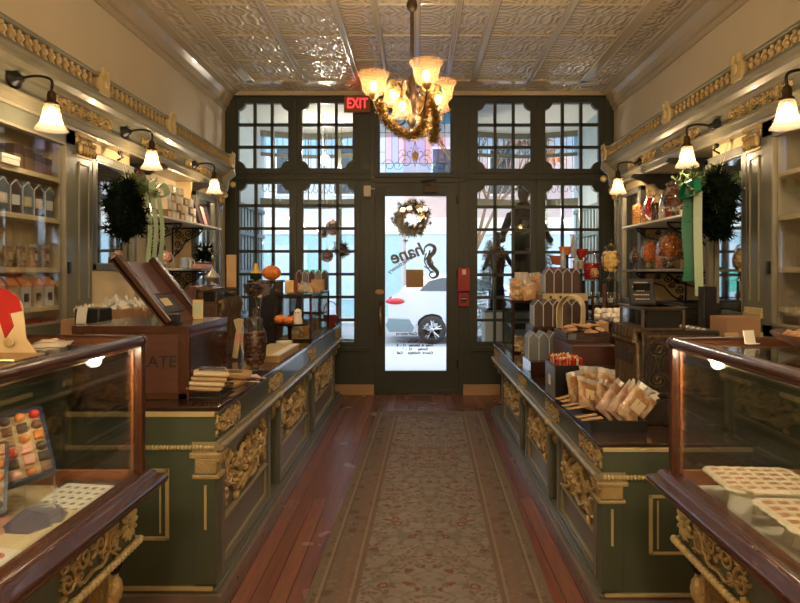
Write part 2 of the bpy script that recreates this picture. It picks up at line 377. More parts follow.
def text(name, body, size, m, parent, loc, rot, ext=.0015, shear=0, align='CENTER', sp=1.0, bold=0):
    cu = bpy.data.curves.new(name, 'FONT'); cu.body = body; cu.size = size; cu.extrude = ext; cu.align_x = align; cu.align_y = 'CENTER'; cu.shear = shear; cu.space_character = sp; cu.offset = bold
    t = bpy.data.objects.new(name, cu); C.objects.link(t); bpy.context.view_layer.update()
    me = bpy.data.meshes.new_from_object(t); bpy.data.objects.remove(t)
    me.materials.clear(); me.materials.append(m)
    o = bpy.data.objects.new(name, me); C.objects.link(o); o.location = loc; o.rotation_euler = rot
    if parent: o.parent = parent
    return o
def lamp(name, loc, power, col=(1, .81, .60), r=.03, parent=None):
    l = bpy.data.lights.new(name, 'POINT'); l.energy = power; l.color = col; l.shadow_soft_size = r
    o = bpy.data.objects.new(name, l); C.objects.link(o); o.location = loc
    if parent: o.parent = parent
    return o

# carved relief in local xz, standing out towards -y; centred at origin
def spiral(mb, cx, cz, r0, a0, turns, t0, flip=1, n=16):
    P = []; R = []
    for i in range(n + 1):
        f = i / n; a = a0 + flip * turns * 2 * PI * f; r = r0 * (1 - .82 * f)
        P.append((cx + r * math.cos(a), -t0 * .5, cz + r * math.sin(a))); R.append(t0 * (1 - .45 * f))
    mb.tube(P, R, 5); mb.ball(P[-1], t0 * 1.1, 6, 4)
def leafb(mb, x, z, L_, w, a, d=.012):
    R = Matrix.Rotation(-a, 3, 'Y')
    mb.ball((x + math.cos(a) * L_ / 2, -d * .4, z + math.sin(a) * L_ / 2), (L_ / 2, d, w / 2), 8, 4, R)
def relief(W, Hh, seed=0, rosette=True):
    rg = random.Random(seed); mb = MB(); t = Hh * .055
    hw = W / 2
    ns = max(1, round(W / Hh))
    for s in (-1, 1):
        for k in range(ns):
            x = s * (hw * (k + .55) / ns); up = 1 if k % 2 == 0 else -1
            r = min(Hh * .3, hw / ns * .6)
            spiral(mb, x, up * Hh * .13, r, PI / 2 if s > 0 else PI / 2, 1.4, t, -s * up)
            spiral(mb, x + s * r * .5, -up * Hh * .25, r * .55, -PI / 2 * up, 1.1, t * .8, s)
            for j in range(6):
                a = rg.uniform(0, 2 * PI)
                leafb(mb, x + r * .7 * math.cos(a), up * Hh * .1 + r * math.sin(a), Hh * rg.uniform(.14, .26), Hh * .085, a + s * .6, t * 1.1)
        mb.tube([(0, -t * .4, -Hh * .35), (s * hw * .3, -t * .6, -Hh * .42), (s * hw * .6, -t * .6, -Hh * .2), (s * hw * .97, -t * .3, -Hh * .05)], [t, t * .9, t * .7, t * .3], 5)
        leafb(mb, s * hw * .8, Hh * .05, hw * .2, Hh * .1, 0 if s > 0 else PI, t)
    if rosette:
        mb.ball((0, -t, 0), (Hh * .09, t * 1.6, Hh * .09), 8, 5)
        for k in range(8): leafb(mb, Hh * .07 * math.cos(k * PI / 4), Hh * .07 * math.sin(k * PI / 4), Hh * .17, Hh * .1, k * PI / 4, t * 1.1)
        for a in (PI / 2, PI / 2 - .5, PI / 2 + .5, -PI / 2): leafb(mb, 0, Hh * .15 * (1 if a > 0 else -1), Hh * .3, Hh * .1, a, t * 1.2)
    return mb

M['cello'] = bagmat('cellophane_over_tan_cookies', (.40, .20, .085), (.62, .47, .31), 20)
# ---------------------------------------------------------------- the room
YB = 7.19                      # inner face of the shopfront
XL, XR, ZC = -2.30, 2.36, 3.62
def at(px, py, Y): return Vector(((px - CX) * Y / F, Y, H - (py - CY) * Y / F))
def bx_(px): return (px - CX) * YB / F
def bz_(py): return H - (py - CY) * YB / F

struct(MB().box(XL - .3, XR + .3, -2.6, YB + .1, -.12, 0).build('floor', M['floor']))
struct(MB().box(XL - .3, XR + .3, -2.6, YB + .1, ZC, ZC + .12).build('ceiling', M['tin']))
struct(MB().box(XL - .15, XL, -2.6, YB + .1, 0, ZC).build('wall_left', M['cream']))
struct(MB().box(XR, XR + .15, -2.6, YB + .1, 0, ZC).build('wall_right', M['cream']))
struct(MB().box(XL, XR, -2.6, -2.45, 0, ZC).build('wall_rear', M['cream']))
# ribs of the tin ceiling (raised flat bands with a bead each side) along the room, and across
rb = MB()
for x, w in ((-1.88, .10), (-1.25, .05), (-.66, .05), (-.34, .04), (.0, .04), (.34, .04), (.63, .06), (1.25, .05), (1.88, .11)):
    rb.box(x - w / 2, x + w / 2, -2.4, 6.75, ZC - .018, ZC + .01)
    for s in (-1, 1): rb.tube([(x + s * w / 2, -2.4, ZC - .012), (x + s * w / 2, 6.75, ZC - .012)], .011, 6)
rb.box(-1.93, 1.93, 6.70, 6.80, ZC - .018, ZC + .01)
for y in [6.70 - .63 * k for k in range(1, 14)]:
    rb.tube([(-1.83, y, ZC - .004), (1.83, y, ZC - .004)], .009, 6)
for k in range(60):
    for s in (-1, 1): rb.ball((s * 2.02, -1 + k * .128, ZC - .002), (.035, .05, .012), 8, 4)
struct(rb.build('trim_1', M['crown'], smooth=True))
# crown moulding left and right
cp = [(0, -.22), (.015, -.22), (.02, -.17), (.045, -.165), (.05, -.14), (.065, -.10), (.10, -.05), (.155, -.03), (.16, -.012), (.19, -.01), (.195, 0), (0, 0)]
for nm, s, X0, yy in (('trim_2', 1, XL, 1), ('trim_3', -1, XR, 1)):
    mb = MB(); P = [(X0 + s * a, ZC + b) for a, b in cp]
    N = len(P); A = [mb._p((x, -2.4, z)) for x, z in P]; B = [mb._p((x, YB, z)) for x, z in P]
    for k in range(N): mb.f.append([A[k], A[(k + 1) % N], B[(k + 1) % N], B[k]])
    struct(mb.build(nm, M['crown']))
struct(MB().mould([(YB, ZC), (YB, ZC - .05), (YB - .04, ZC - .04), (YB - .06, ZC)], XL, XR).build('trim_4', M['crown']))

# shopfront wall with its openings
HT = [(237, 289, 102, 169), (300.7, 353.7, 102, 169), (477, 532, 102, 169.5), (544.5, 600, 101.5, 169.5)]
HL = [(238, 290, 182.5, 343), (301.7, 355, 182.5, 343), (476.5, 532, 184, 343), (544.5, 600, 184, 343)]
HM = [(378.6, 451.6, 110.5, 173.5)]
DO = (377.5, 456.5, 186.6, 395.2)
holes = [(bx_(a), bx_(b), bz_(d), bz_(c)) for a, b, c, d in HT + HL + HM + [DO]]
holes[-1] = (holes[-1][0], holes[-1][1], -.01, holes[-1][3])
xs = sorted(set([XL, XR] + [h[0] for h in holes] + [h[1] for h in holes])); zs = sorted(set([0, ZC] + [max(0, h[2]) for h in holes] + [h[3] for h in holes]))
mb = MB()
for a, b in zip(xs, xs[1:]):
    z0 = None
    for c, d in zip(zs, zs[1:]):
        mx_, mz_ = (a + b) / 2, (c + d) / 2
        solid = not any(h[0] < mx_ < h[1] and h[2] < mz_ < h[3] for h in holes)
        if solid and z0 is None: z0 = c
        if not solid and z0 is not None: mb.box(a, b, YB, YB + .09, z0, c); z0 = None
    if z0 is not None: mb.box(a, b, YB, YB + .09, z0, zs[-1])
struct(mb.build('wall_front', M['frame']))
# raised rails, stiles and door casing on the shopfront
mb = MB()
def rail(a, b, c, d, p=.02): mb.box(bx_(a), bx_(b), YB - p, YB + .01, bz_(d), bz_(c))
for a, b in ((231, 236), (293, 297), (356, 360), (370, 375), (459.5, 464), (469, 473), (536, 540), (604, 611)): rail(a, b, 100, 393, .014)
for a, b in ((231, 370), (464, 611)):
    rail(a, b, 92, 97, .03); rail(a, b, 172, 174, .02); rail(a, b, 177.5, 180, .025); rail(a, b, 347, 351, .03); rail(a, b, 388, 394, .02)
rail(370, 464, 92, 97, .03); rail(368, 466, 175.5, 177.5, .035); rail(368, 466, 181, 183, .02)
mb.box(bx_(376), bx_(454), YB - .01, YB + .01, bz_(109), bz_(106)); mb.box(bx_(375), bx_(378), YB - .012, YB + .01, bz_(176), bz_(108)); mb.box(bx_(452), bx_(455), YB - .012, YB + .01, bz_(176), bz_(108))
struct(mb.build('trim_5', M['frame'], bevel=.004))
struct(MB().box(bx_(333), bx_(374), YB - .03, YB, 0, .125).build('baseboard_front_left', M['board'], bevel=.004))
struct(MB().box(bx_(463), bx_(500), YB - .03, YB, 0, .125).build('baseboard_front_right', M['board'], bevel=.004))
struct(MB().box(bx_(375.5), bx_(459), YB - .05, YB + .1, 0, .02).build('trim_6', M['mahog']))

def window(n, h, cols, rows, notch, thick=.034, mid=None):
    a, b, c, d = h; mb = MB(); mb_ = mb
    y0, y1 = YB + .015, YB + .06
    for k in range(1, cols): x = a + (b - a) * k / cols; mb.box(x - thick / 2, x + thick / 2, y0, y1, c, d)
    for k in range(1, rows): z = c + (d - c) * k / rows; mb.box(a, b, y0, y1, z - thick / 2, z + thick / 2)
    r = .115
    for (cx, cz, s, t, on) in ((a, d, 1, -1, 1), (b, d, -1, -1, 1), (a, c, 1, 1, notch > 1), (b, c, -1, 1, notch > 1)):
        if not on: continue
        P = [(0, 0)] + [(x, z) for x, z in arc(0, 0, r * .85, 0, PI / 2, 7)]
        P = [(0, 0), (r, 0), (r, r * .12)] + arc(0, 0, r * .86, .14, PI / 2 - .14, 6) + [(r * .12, r), (0, r)]
        A = [mb._p((cx + s * x, YB - .004, cz + t * z)) for x, z in P]; B = [mb._p((cx + s * x, y1, cz + t * z)) for x, z in P]
        N = len(P); mb.f.append(A); mb.f.append(B[::-1])
        for k in range(N): mb.f.append([A[k], A[(k + 1) % N], B[(k + 1) % N], B[k]])
    for x0, x1, z0, z1 in ((a, a + .012, c, d), (b - .012, b, c, d), (a, b, c, c + .012), (a, b, d - .012, d)): mb.box(x0, x1, YB + .01, y1 + .01, z0, z1)
    o = struct(mb.build('window_%d' % n, M['frame']))
    MB().box(a, b, YB + .04, YB + .045, c, d).build('pane', M['glass'], o)
    return o
for i in range(4): window(i + 1, holes[i], 3, 3, 2)
for i in range(4): window(i + 5, holes[4 + i], 3, 7, 1)

# stained glass transom over the door
a, b, c, d = holes[8]; w = b - a; hh = d - c
yg = YB + .04
mb = MB()
for x0, x1, z0, z1 in ((a, a + .014, c, d), (b - .014, b, c, d), (a, b, c, c + .014), (a, b, d - .014, d)): mb.box(x0, x1, YB + .01, YB + .07, z0, z1)
win9 = struct(mb.build('window_9', M['frame']))
sg = {'clear': glass('leaded_clear', (.92, .94, 1.0), .3), 'blue': glass('leaded_blue', (.45, .72, .92), .3), 'lav': glass('leaded_lavender', (.80, .80, 1.0), .3), 'rose': glass('leaded_rose', (1.0, .80, .82), .3), 'pale': glass('leaded_pale_blue', (.75, .88, 1.0), .3)}
def sgp(nm, rects):
    m_ = MB()
    for x0, x1, z0, z1 in rects: m_.box(a + w * x0, a + w * x1, yg, yg + .004, c + hh * z0, c + hh * z1)
    m_.build('pane', sg[nm], win9)
cols = [.0, .09, .18, .27, .36, .5, .64, .73, .82, .91, 1]
kinds = ['clear', 'rose', 'lav', 'rose', 'lav', 'lav', 'rose', 'lav', 'rose', 'clear']
for nm in ('clear', 'rose', 'lav'):
    sgp(nm, [(cols[i], cols[i + 1], .17 if .05 < cols[i] < .9 else 0, .66) for i in range(10) if kinds[i] == nm])
sgp('pale', [(.09, .91, .0, .17), (.09, .91, .66, .80)])
sgp('blue', [(0, 1, .80, 1.0)])
sgp('clear', [(0, .09, .66, .80), (.91, 1, .66, .8)])
ld = MB()
def lead(P, r=.0035): ld.tube([(a + w * x, yg - .003, c + hh * z) for x, z in P], r, 4)
for x in cols[1:-1]: lead([(x, 0.17), (x, .66)])
for x in (.09, .91): lead([(x, 0), (x, 1)])
lead([(0, .17), (1, .17)]); lead([(0, .66), (1, .66)]); lead([(.0, .35), (.09, .35)]); lead([(.91, .35), (1, .35)])
for k in range(5):
    x0 = .09 + .164 * k; lead([(x0 + .082 + .082 * math.cos(t), .66 + .26 * math.sin(t)) for t in [PI * j / 10 for j in range(11)]])
    lead([(x0 + .082, .66), (x0 + .082, .75), (x0 + .082, .8)])
for s in (-1, 1):
    for (cx_, cz_, r_, tr, st) in ((.5 + s * .13, .2, .10, 1.3, 0), (.5 + s * .24, .14, .07, 1.2, PI), (.5 + s * .36, .14, .09, 1.3, 0), (.5 + s * .07, .33, .08, 1.1, PI / 2), (.5 + s * .16, .33, .06, 1, 0)):
        lead([(cx_ + s * r_ * (1 - .75 * t / 14) * math.cos(st + tr * 2 * PI * t / 14), cz_ + r_ * 1.15 * (1 - .75 * t / 14) * math.sin(st + tr * 2 * PI * t / 14)) for t in range(15)])
    lead([(.5, .12), (.5 + s * .05, .3), (.5, .52)])
ld.build('leading', M['ink'], win9)
gm = MB()
for k in range(6): gm.ball((a + w * (.5 + .03 * math.cos(k)), yg - .004, c + hh * (.28 + .04 * math.sin(k))), (.02, .003, .03), 8, 5)
gm.build('glass_jewel', M['candyyel'], win9)

# the entrance door
dx0, dx1 = bx_(377), bx_(457); dz1 = bz_(186)
gx0, gx1, gz0, gz1 = bx_(385), bx_(446.4), bz_(371), bz_(195.8)
mb = MB(); yd0, yd1 = YB + .01, YB + .055
mb.box(dx0, gx0, yd0, yd1, .02, dz1); mb.box(gx1, dx1, yd0, yd1, .02, dz1); mb.box(gx0, gx1, yd0, yd1, .02, gz0); mb.box(gx0, gx1, yd0, yd1, gz1, dz1)
for x0, x1, z0, z1 in ((gx0 - .02, gx0, gz0 - .02, gz1 + .02), (gx1, gx1 + .02, gz0 - .02, gz1 + .02), (gx0, gx1, gz0 - .02, gz0), (gx0, gx1, gz1, gz1 + .02)): mb.box(x0, x1, YB, yd0 + .01, z0, z1)
mb.box(dx0, dx1, YB + .0, YB + .02, .02, .06)
door = struct(mb.build('door_1', M['frame'], bevel=.003))
MB().box(gx0, gx1, YB + .03, YB + .036, gz0, gz1).build('pane', M['glass'], door)
hx = bx_(380.5)
mb = MB(); mb.box(hx - .022, hx + .022, YB - .003, YB + .012, bz_(336), bz_(301)); h_ = mb.build('handle_plate', M['bronze'], door, bevel=.003)
mb = MB(); mb.tube([(hx, YB, bz_(307)), (hx, YB - .05, bz_(309)), (hx, YB - .06, bz_(317)), (hx, YB - .05, bz_(325)), (hx, YB, bz_(327))], [.012, .011, .013, .011, .012], 8); mb.build('handle', M['brass'], door, True)
hz = bz_(292)
mb = MB(); mb.ball((hx - .01, YB, hz), (.055, .012, .033), 14, 6); mb.build('oval_plate', M['kraft'], door, True)
mb = MB(); mb.box(bx_(423), bx_(437), YB - .06, YB, bz_(193), bz_(187)); mb.tube([(bx_(430), YB - .05, bz_(186)), (bx_(421), YB - .12, bz_(183)), (bx_(436), YB - .03, bz_(180))], .009, 6); mb.build('door_closer', M['bronze'], door, bevel=.004)
mb = MB()
for z in (bz_(200), bz_(275), bz_(364)): mb.tube([(dx1 + .004, YB - .008, z - .05), (dx1 + .004, YB - .008, z + .05)], .011, 8)
mb.build('hinge', M['black'], door)
# lettering on the outside of the pane, so it reads backwards from indoors
yl = YB + .040; RO = (PI / 2, 0, PI)
mb = MB()
def gl(P, r):   # px path on the glass plane
    mb.tube([(bx_(x), yl, bz_(y)) for x, y in P], r, 5)
def sm(P, n=6):
    Q = []
    for i in range(len(P) - 1):
        p0 = P[max(i - 1, 0)]; p1 = P[i]; p2 = P[i + 1]; p3 = P[min(i + 2, len(P) - 1)]
        for k in range(n):
            t = k / n
            Q.append(tuple(.5 * ((2 * p1[j]) + (-p0[j] + p2[j]) * t + (2 * p0[j] - 5 * p1[j] + 4 * p2[j] - p3[j]) * t * t + (-p0[j] + 3 * p1[j] - 3 * p2[j] + p3[j]) * t ** 3) for j in range(len(P[0]))))
    return Q + [P[-1]]
p = sm([(424.5, 252), (425, 247.5), (429.5, 244.5), (434.5, 247), (434, 252), (430, 256.5), (429, 262), (432.5, 267), (437, 271.5), (437, 276), (432.5, 278), (429.5, 275), (431.5, 271.5), (434, 272.5)])
mb.tube([(bx_(x), yl, bz_(y)) for x, y in p], [.009 + .022 * max(0, math.sin(PI * 1.35 * (i / len(p)) - .25)) for i in range(len(p))], 5)
gl(sm([(426.5, 253), (424.5, 260), (427, 267), (432, 273)]), .009); gl(sm([(430, 250), (428, 256), (424, 261)]), .010); gl(sm([(424, 266), (428, 268), (433, 264), (431, 259)]), .007)
so = mb.build('letter_s', M['ink'], door)
for v in so.data.vertices: v.co.y = yl + (v.co.y - yl) * .1
an = math.radians(-17)
text('shane_lettering', 'hane', .22, M['ink'], door, (bx_(407.5), yl, bz_(253.5)), (PI / 2, -an, PI), .001, .15, sp=.98, bold=.006)
text('confectionery_lettering', 'Confectionery', .068, M['ink'], door, (bx_(402), yl, bz_(263.5)), (PI / 2, -math.radians(-33), PI), .001, .1, bold=.0015)
for i, (y, t, w_) in enumerate(((334, 'Established Confectioners', .050), (342, 'Monday  to  Thursday   11  -  6', .040), (345.8, 'Friday  &  Saturday   11  -  8', .040), (349.6, 'Sunday     12  -  6', .040), (353.4, 'Closed  Holidays     Call', .040))):
    o = text('opening_hours', t, w_ , M['ink'], door, (bx_(415), yl, bz_(y)), RO, .001, bold=.0016)
    o.scale.x = min(1.1, (.45 if i == 0 else .44) / max(.01, o.dimensions.x))
# paper notice taped to the glass
tag(MB().box(bx_(406), bx_(423.5), YB + .024, YB + .028, bz_(287.5), bz_(269.5)).build('paper_notice', M['kraft']), 'square brown paper notice taped inside the entrance door glass', 'sign')
# fixtures on the shopfront
def wallbox(nm, lab, cat, p, m_, d=.06):
    t = thing(nm, lab, cat, (bx_((p[0] + p[1]) / 2), YB - .014, bz_((p[2] + p[3]) / 2)))
    wx = bx_(p[1]) - bx_(p[0]); wz = bz_(p[2]) - bz_(p[3])
    MB().box(-wx / 2, wx / 2, -d, 0, -wz / 2, wz / 2).build('housing', m_, t, bevel=.005)
    return t, wx, wz
t, wx, wz = wallbox('fire_alarm', 'upper red fire alarm box on the green frame right of the door', 'fire alarm', (457.5, 469.5, 268, 291), M['red'], .07)
mb = MB(); 
for k in range(5): mb.box(-wx * .38, wx * .38, -.074, -.07, -wz * .35 + k * .03, -wz * .35 + k * .03 + .012)
mb.build('sounder_grille', M['redbox'], t); MB().box(-.022, .022, -.078, -.07, .06, .12).build('strobe', M['white'], t)
t, wx, wz = wallbox('alarm_pull_station', 'lower red alarm pull station below the fire alarm box', 'fire alarm', (458, 468.5, 293, 306), M['red'], .05)
MB().box(-.035, .035, -.055, -.05, -.035, .035).build('pull_handle', M['blackp'], t); MB().box(-.03, .03, -.058, -.05, .01, .018).build('pull_bar', M['silver'], t)
t, wx, wz = wallbox('door_sensor', 'small beige box at the top of the left door jamb', 'sensor box', (364, 371, 186, 197), M['white'], .03)
MB().tube([(wx / 2, -.01, .03), (wx / 2 + .05, -.01, .03)], .006, 6).build('cable', M['white'], t)
# exit sign
t = thing('exit_sign', 'glowing red exit sign hung at the top of the shopfront', 'exit sign', (bx_(358), YB - .1, bz_(106)))
ex = bx_(371) - bx_(345)
MB().box(-ex / 2, ex / 2, 0, .05, -.10, .10).build('housing', M['redcase'], t, bevel=.005)
MB().box(-.02, .02, .01, .085, .0, .05).build('mount', M['blackp'], t)
o = text('exit_lettering', 'EXIT', .17, M['exitred'], t, (0, -.004, 0), (PI / 2, 0, 0), .003); o.scale = (.72, 1, 1)

# ---------------------------------------------------------------- display bays beyond the glass
Y1 = 8.7
for side, x0, x1 in (('left', XL, -.66), ('right', .66, XR)):
    sx = 1 if side == 'right' else -1
    n = 10 if side == 'left' else 11
    struct(MB().box(x0, x1, YB + .09, Y1 + .15, -.1, .42).build('floor', M['baywhite']))
    xw = x0 if side == 'left' else x1
    mb = MB(); mb.box(xw - .06, xw + .06, YB + .09, Y1 + .1, .42, 3.55)
    struct(mb.build('wall_bay_' + side, M['bluesf']))
    mb = MB()
    for k in range(10): mb.box(xw - sx * .06 - .015, xw - sx * .06 + .015, YB + .15 + k * .14, YB + .19 + k * .14, .42, 2.3)
    for z in (.9, 1.45, 1.95, 2.3): mb.box(xw - sx * .075 - .02, xw - sx * .075 + .02, YB + .12, Y1, z, z + .05)
    struct(mb.build('trim_%d' % (n), M['slat']))
    # outer glazing: posts, rails, curved head band
    mb = MB(); N = 7; mid = (x0 + x1) / 2
    pts = []
    for k in range(N + 1):
        f = k / N; x = x0 + (x1 - x0) * f; y = Y1 + .25 * math.sin(PI * f) - .12; pts.append((x, y))
    for (xa, ya), (xb, yb) in zip(pts, pts[1:]):
        for z0, z1, dd in ((.38, .5, .05), (2.40, 2.53, .06), (3.14, 3.19, .03), (3.42, 3.56, .05)):
            R = RZ(math.atan2(yb - ya, xb - xa)); L_ = math.hypot(xb - xa, yb - ya)
            mb.cb(((xa + xb) / 2, (ya + yb) / 2, (z0 + z1) / 2), (L_ + .01, dd, z1 - z0), R)
    for k in (0, 2, 5, 7): mb.box(pts[k][0] - .025, pts[k][0] + .025, pts[k][1] - .03, pts[k][1] + .03, .42, 3.5)
    for k in (1, 3, 4, 6): mb.box(pts[k][0] - .008, pts[k][0] + .008, pts[k][1] - .01, pts[k][1] + .01, 2.5, 3.45)
    wn = struct(mb.build('window_%d' % n, M['greenside']))
    g = MB(); g2 = MB(); lb = MB()
    for (xa, ya), (xb, yb) in zip(pts, pts[1:]):
        g.face([(xa, ya, .5), (xb, yb, .5), (xb, yb, 2.42), (xa, ya, 2.42)]); g.face([(xa, ya, 2.52), (xb, yb, 2.52), (xb, yb, 3.16), (xa, ya, 3.16)])
        g2.face([(xa, ya, 3.18), (xb, yb, 3.18), (xb, yb, 3.44), (xa, ya, 3.44)])
        for j in range(3):
            f0 = (j + .5) / 3; cx_ = xa + (xb - xa) * f0; cy_ = ya + (yb - ya) * f0
            lb.tube([(cx_ + .07 * math.cos(t * .7) * (1 - t / 12), cy_ - .01, 2.68 + .12 * math.sin(t * .7) * (1 - t / 12)) for t in range(10)], .005, 4)
            lb.tube([(cx_, cy_ - .01, 2.8), (cx_, cy_ - .01, 3.44)], .005, 4)
    g.build('pane', M['glass'], wn); g2.build('leaded_pane', sg['blue'], wn); lb.build('leading', M['ink'], wn)
    # glazed return towards the entrance
    xr = x1 if side == 'left' else x0
    mb = MB()
    for y in (YB + .13, 7.95, Y1 - .15): mb.box(xr - .025, xr + .025, y - .03, y + .03, 0, 3.5)
    for z in (.42, 2.42, 3.45): mb.box(xr - .025, xr + .025, YB + .09, Y1 - .1, z, z + .08)
    mb.box(xr - .03, xr + .03, YB + .09, Y1 - .1, 0, .42)
    wn = struct(mb.build('window_%d' % (n + 2), M['frame']))
    MB().box(xr - .003, xr + .003, YB + .1, Y1 - .12, .5, 3.5).build('pane', M['glass'], wn)
struct(MB().box(XL - .1, XR + .1, YB + .09, Y1 + .35, 3.5, 3.62).build('ceiling', M['baywhite']))
struct(MB().box(-.66, .66, YB + .09, Y1 + .2, -.1, -.01).build('floor', M['walk']))
# ground
struct(MB().box(-30, 30, Y1 + .2, 13.0, -.35, -.15).build('floor', M['walk']))
struct(MB().box(-30, 30, 13.0, 19.0, -.4, -.25).build('floor', M['road']))
struct(MB().box(-30, 30, 19.0, 22.0, -.35, -.15).build('floor', M['walk']))

# ---------------------------------------------------------------- street
def building(x0, x1, lab, wall, gf, rows, seed):
    rg = random.Random(seed); t = thing('building', lab, 'building', ((x0 + x1) / 2, 22, -.15)); hw = (x1 - x0) / 2
    MB().box(-hw, hw, 0, 6, 0, 11).build('wall', wall, t)
    MB().box(-hw, hw, -.12, 0, 3.0, 3.6).build('fascia', M['white'], t)
    MB().box(-hw + .1, hw - .1, -.06, 0, 0, 3.0).build('shopfront', gf, t)
    k = 0; x = -hw + 1
    while x < hw - 1.2:
        for z in (4.4, 7.4):
            f = MB().box(x, x + 1.0, -.05, 0, z, z + 1.8).build('window', M['white'], t)
            MB().box(x + .08, x + .92, -.06, -.05, z + .08, z + 1.72).build('pane', M['carglass'], f)
        if rows: MB().box(x - .1, x + 1.2, -.1, -.06, .6, 2.6).build('shop_window', M['carglass'] if rg.random() < .4 else M['bluesf'], t)
        x += 2.1
    return t
M['brickp'] = mat('pale_pink_brick', (.50, .38, .35), .8, var=.12, vs=6)
M['stucco'] = mat('white_stucco', (.55, .56, .58), .8, var=.04)
building(-16, -6.2, 'pale pink brick building across the street, left end', M['brickp'], M['bluesf'], 1, 1)
building(-6.2, -.5, 'white stucco building with a teal shopfront across the street', M['stucco'], M['teal'], 1, 2)
building(-.5, 5.7, 'pink brick building across the street seen through the door glass', M['brickp'], M['bluesf'], 0, 3)
building(5.7, 16, 'white building across the street behind the frosted trees', M['stucco'], M['bluesf'], 1, 4)
t = thing('shop_sign', 'bright green street sign outside the left display window', 'sign', (-3.3, 18.4, 1.2))
MB().box(-.45, .45, -.03, .03, -.3, .35).build('panel', M['tealb'], t); MB().tube([(0, .05, -1.45), (0, .05, .3)], .03, 8).build('post', M['black'], t)

def car(x, y, lab, paint, d=1):
    t = thing('car', lab, 'car', (x, y, -.25), 0 if d > 0 else PI)
    def side(P, w0, w1, nm, m_, yy=0, bev=.04, par=t):
        mb = MB(); zc = min(p[1] for p in P); zt = max(p[1] for p in P)
        A = []; B = []
        for px_, pz in P:
            f = (pz - zc) / (zt - zc); w = w0 + (w1 - w0) * f
            A.append(mb._p((px_, .9 - w, pz))); B.append(mb._p((px_, .9 + w, pz)))
        N = len(P); mb.f.append(A); mb.f.append(B[::-1])
        for k in range(N): mb.f.append([A[k], A[(k + 1) % N], B[(k + 1) % N], B[k]])
        return mb.build(nm, m_, par, True, bevel=bev)
    wr = .34
    def archp(cx): return [(cx - .42, .28)] + [(cx + .42 * math.cos(PI - PI * k / 8), .30 + .42 * math.sin(PI * k / 8)) for k in range(9)] + [(cx + .42, .28)]
    side([(0.05, .35), (0, .72), (.0, .98), (.12, 1.15), (.35, 1.27), (3.3, 1.25), (4.3, 1.08), (4.55, .8), (4.55, .35), (4.2, .28)] + archp(3.72)[::-1] + archp(1.05)[::-1] + [(.4, .33)], .93, .86, 'body', paint)
    side([(.25, 1.24), (.62, 1.60), (1.2, 1.68), (2.2, 1.66), (3.25, 1.24)], .86, .66, 'roof', paint)
    side([(.75, 1.27), (.98, 1.50), (1.3, 1.58), (2.15, 1.57), (2.85, 1.27)], .868, .72, 'side_window', M['carglass'], bev=0)
    side([(.02, .30), (-.05, .45), (.0, .62), (.5, .60), (.62, .42), (.6, .30)], .94, .94, 'rear_bumper', M['slat'], bev=.02)
    mb = MB()
    for s in (-1, 1): mb.ball((.17, .9 + s * .87, 1.02), (.24, .06, .075), 12, 6)
    mb.build('tail_lamp', M['tail'], t, True)
    for cx in (1.05, 3.72):
        for s in (-1, 1):
            yy = .9 + s * .82
            mb = MB(); P = [(.20, -.1), (.30, -.11), (.34, -.08), (.34, .08), (.30, .11), (.20, .1)]
            N = 28; rings = [[mb._p((cx + r * math.cos(2 * PI * k / N), yy + z, wr + r * math.sin(2 * PI * k / N))) for k in range(N)] for r, z in P]
            for A, B in zip(rings, rings[1:] + rings[:1]):
                for k in range(N): mb.f.append([A[k], A[(k + 1) % N], B[(k + 1) % N], B[k]])
            w_ = mb.build('wheel', M['tyre'], t, True)
            mb = MB(); ys = yy + s * .09
            for k in range(5):
                a_ = k * 2 * PI / 5 + .3
                for da in (-.16, .16): mb.tube([(cx + .05 * math.cos(a_), ys, wr + .05 * math.sin(a_)), (cx + .24 * math.cos(a_ + da), ys, wr + .24 * math.sin(a_ + da))], .018, 5)
            mb.ball((cx, ys, wr), (.06, .03, .06), 10, 5)
            ring = [(cx + .25 * math.cos(q * PI / 12), ys, wr + .25 * math.sin(q * PI / 12)) for q in range(25)]
            mb.tube(ring, .016, 6); mb.build('rim', M['alloy'], w_, True)
    return t
car(-.69, 14.3, 'white crossover car parked outside the entrance door', M['car'])
M['cargrey'] = mat('silver_grey_car_paint', (.35, .38, .42), .15, coat=1.0, var=.02)
car(-6.6, 14.4, 'silver grey car parked beyond the left display window', M['cargrey'])
car(5.2, 16.9, 'grey car parked in the street beyond the right display window', M['cargrey'])
M['pavewall'] = None
# bare street tree with orange leaves
def fuzz(mb, pts, n, L_, w, spread=1.0, rg=random):
    for p in pts:
        for k in range(n):
            v = Vector((rg.gauss(0, 1), rg.gauss(0, 1), rg.gauss(0, 1))).normalized(); s = v.cross(Vector((rg.gauss(0, 1), rg.gauss(0, 1), rg.gauss(0, 1)))).normalized() * w
            o = Vector(p) + v * L_ * .12 * rg.random(); e = o + v * L_ * rg.uniform(.6, 1.1) * spread
            mb.face([o - s, o + s, e + s * .3, e - s * .3])
t = thing('street_tree', 'autumn street tree with sparse orange leaves outside the door', 'tree', (1.9, 19.6, -.25))
mb = MB(); tips = []
def branch(p, d, L_, r, dep):
    q = p + d * L_; mb.tube([p, p + d * L_ * .5 + Vector((rnd(-.04, .04), 0, rnd(-.03, .03))), q], [r, r * .85, r * .65], 6)
    if dep == 0: tips.append(q); return
    for k in range(3):
        branch(q, (d + Vector((rnd(-.8, .8), rnd(-.6, .6), rnd(-.1, .5)))).normalized(), L_ * .72, r * .6, dep - 1)
branch(Vector((0, 0, 0)), Vector((0, 0, 1)), 2.4, .11, 4)
mb.build('trunk', M['brownbox'], t)
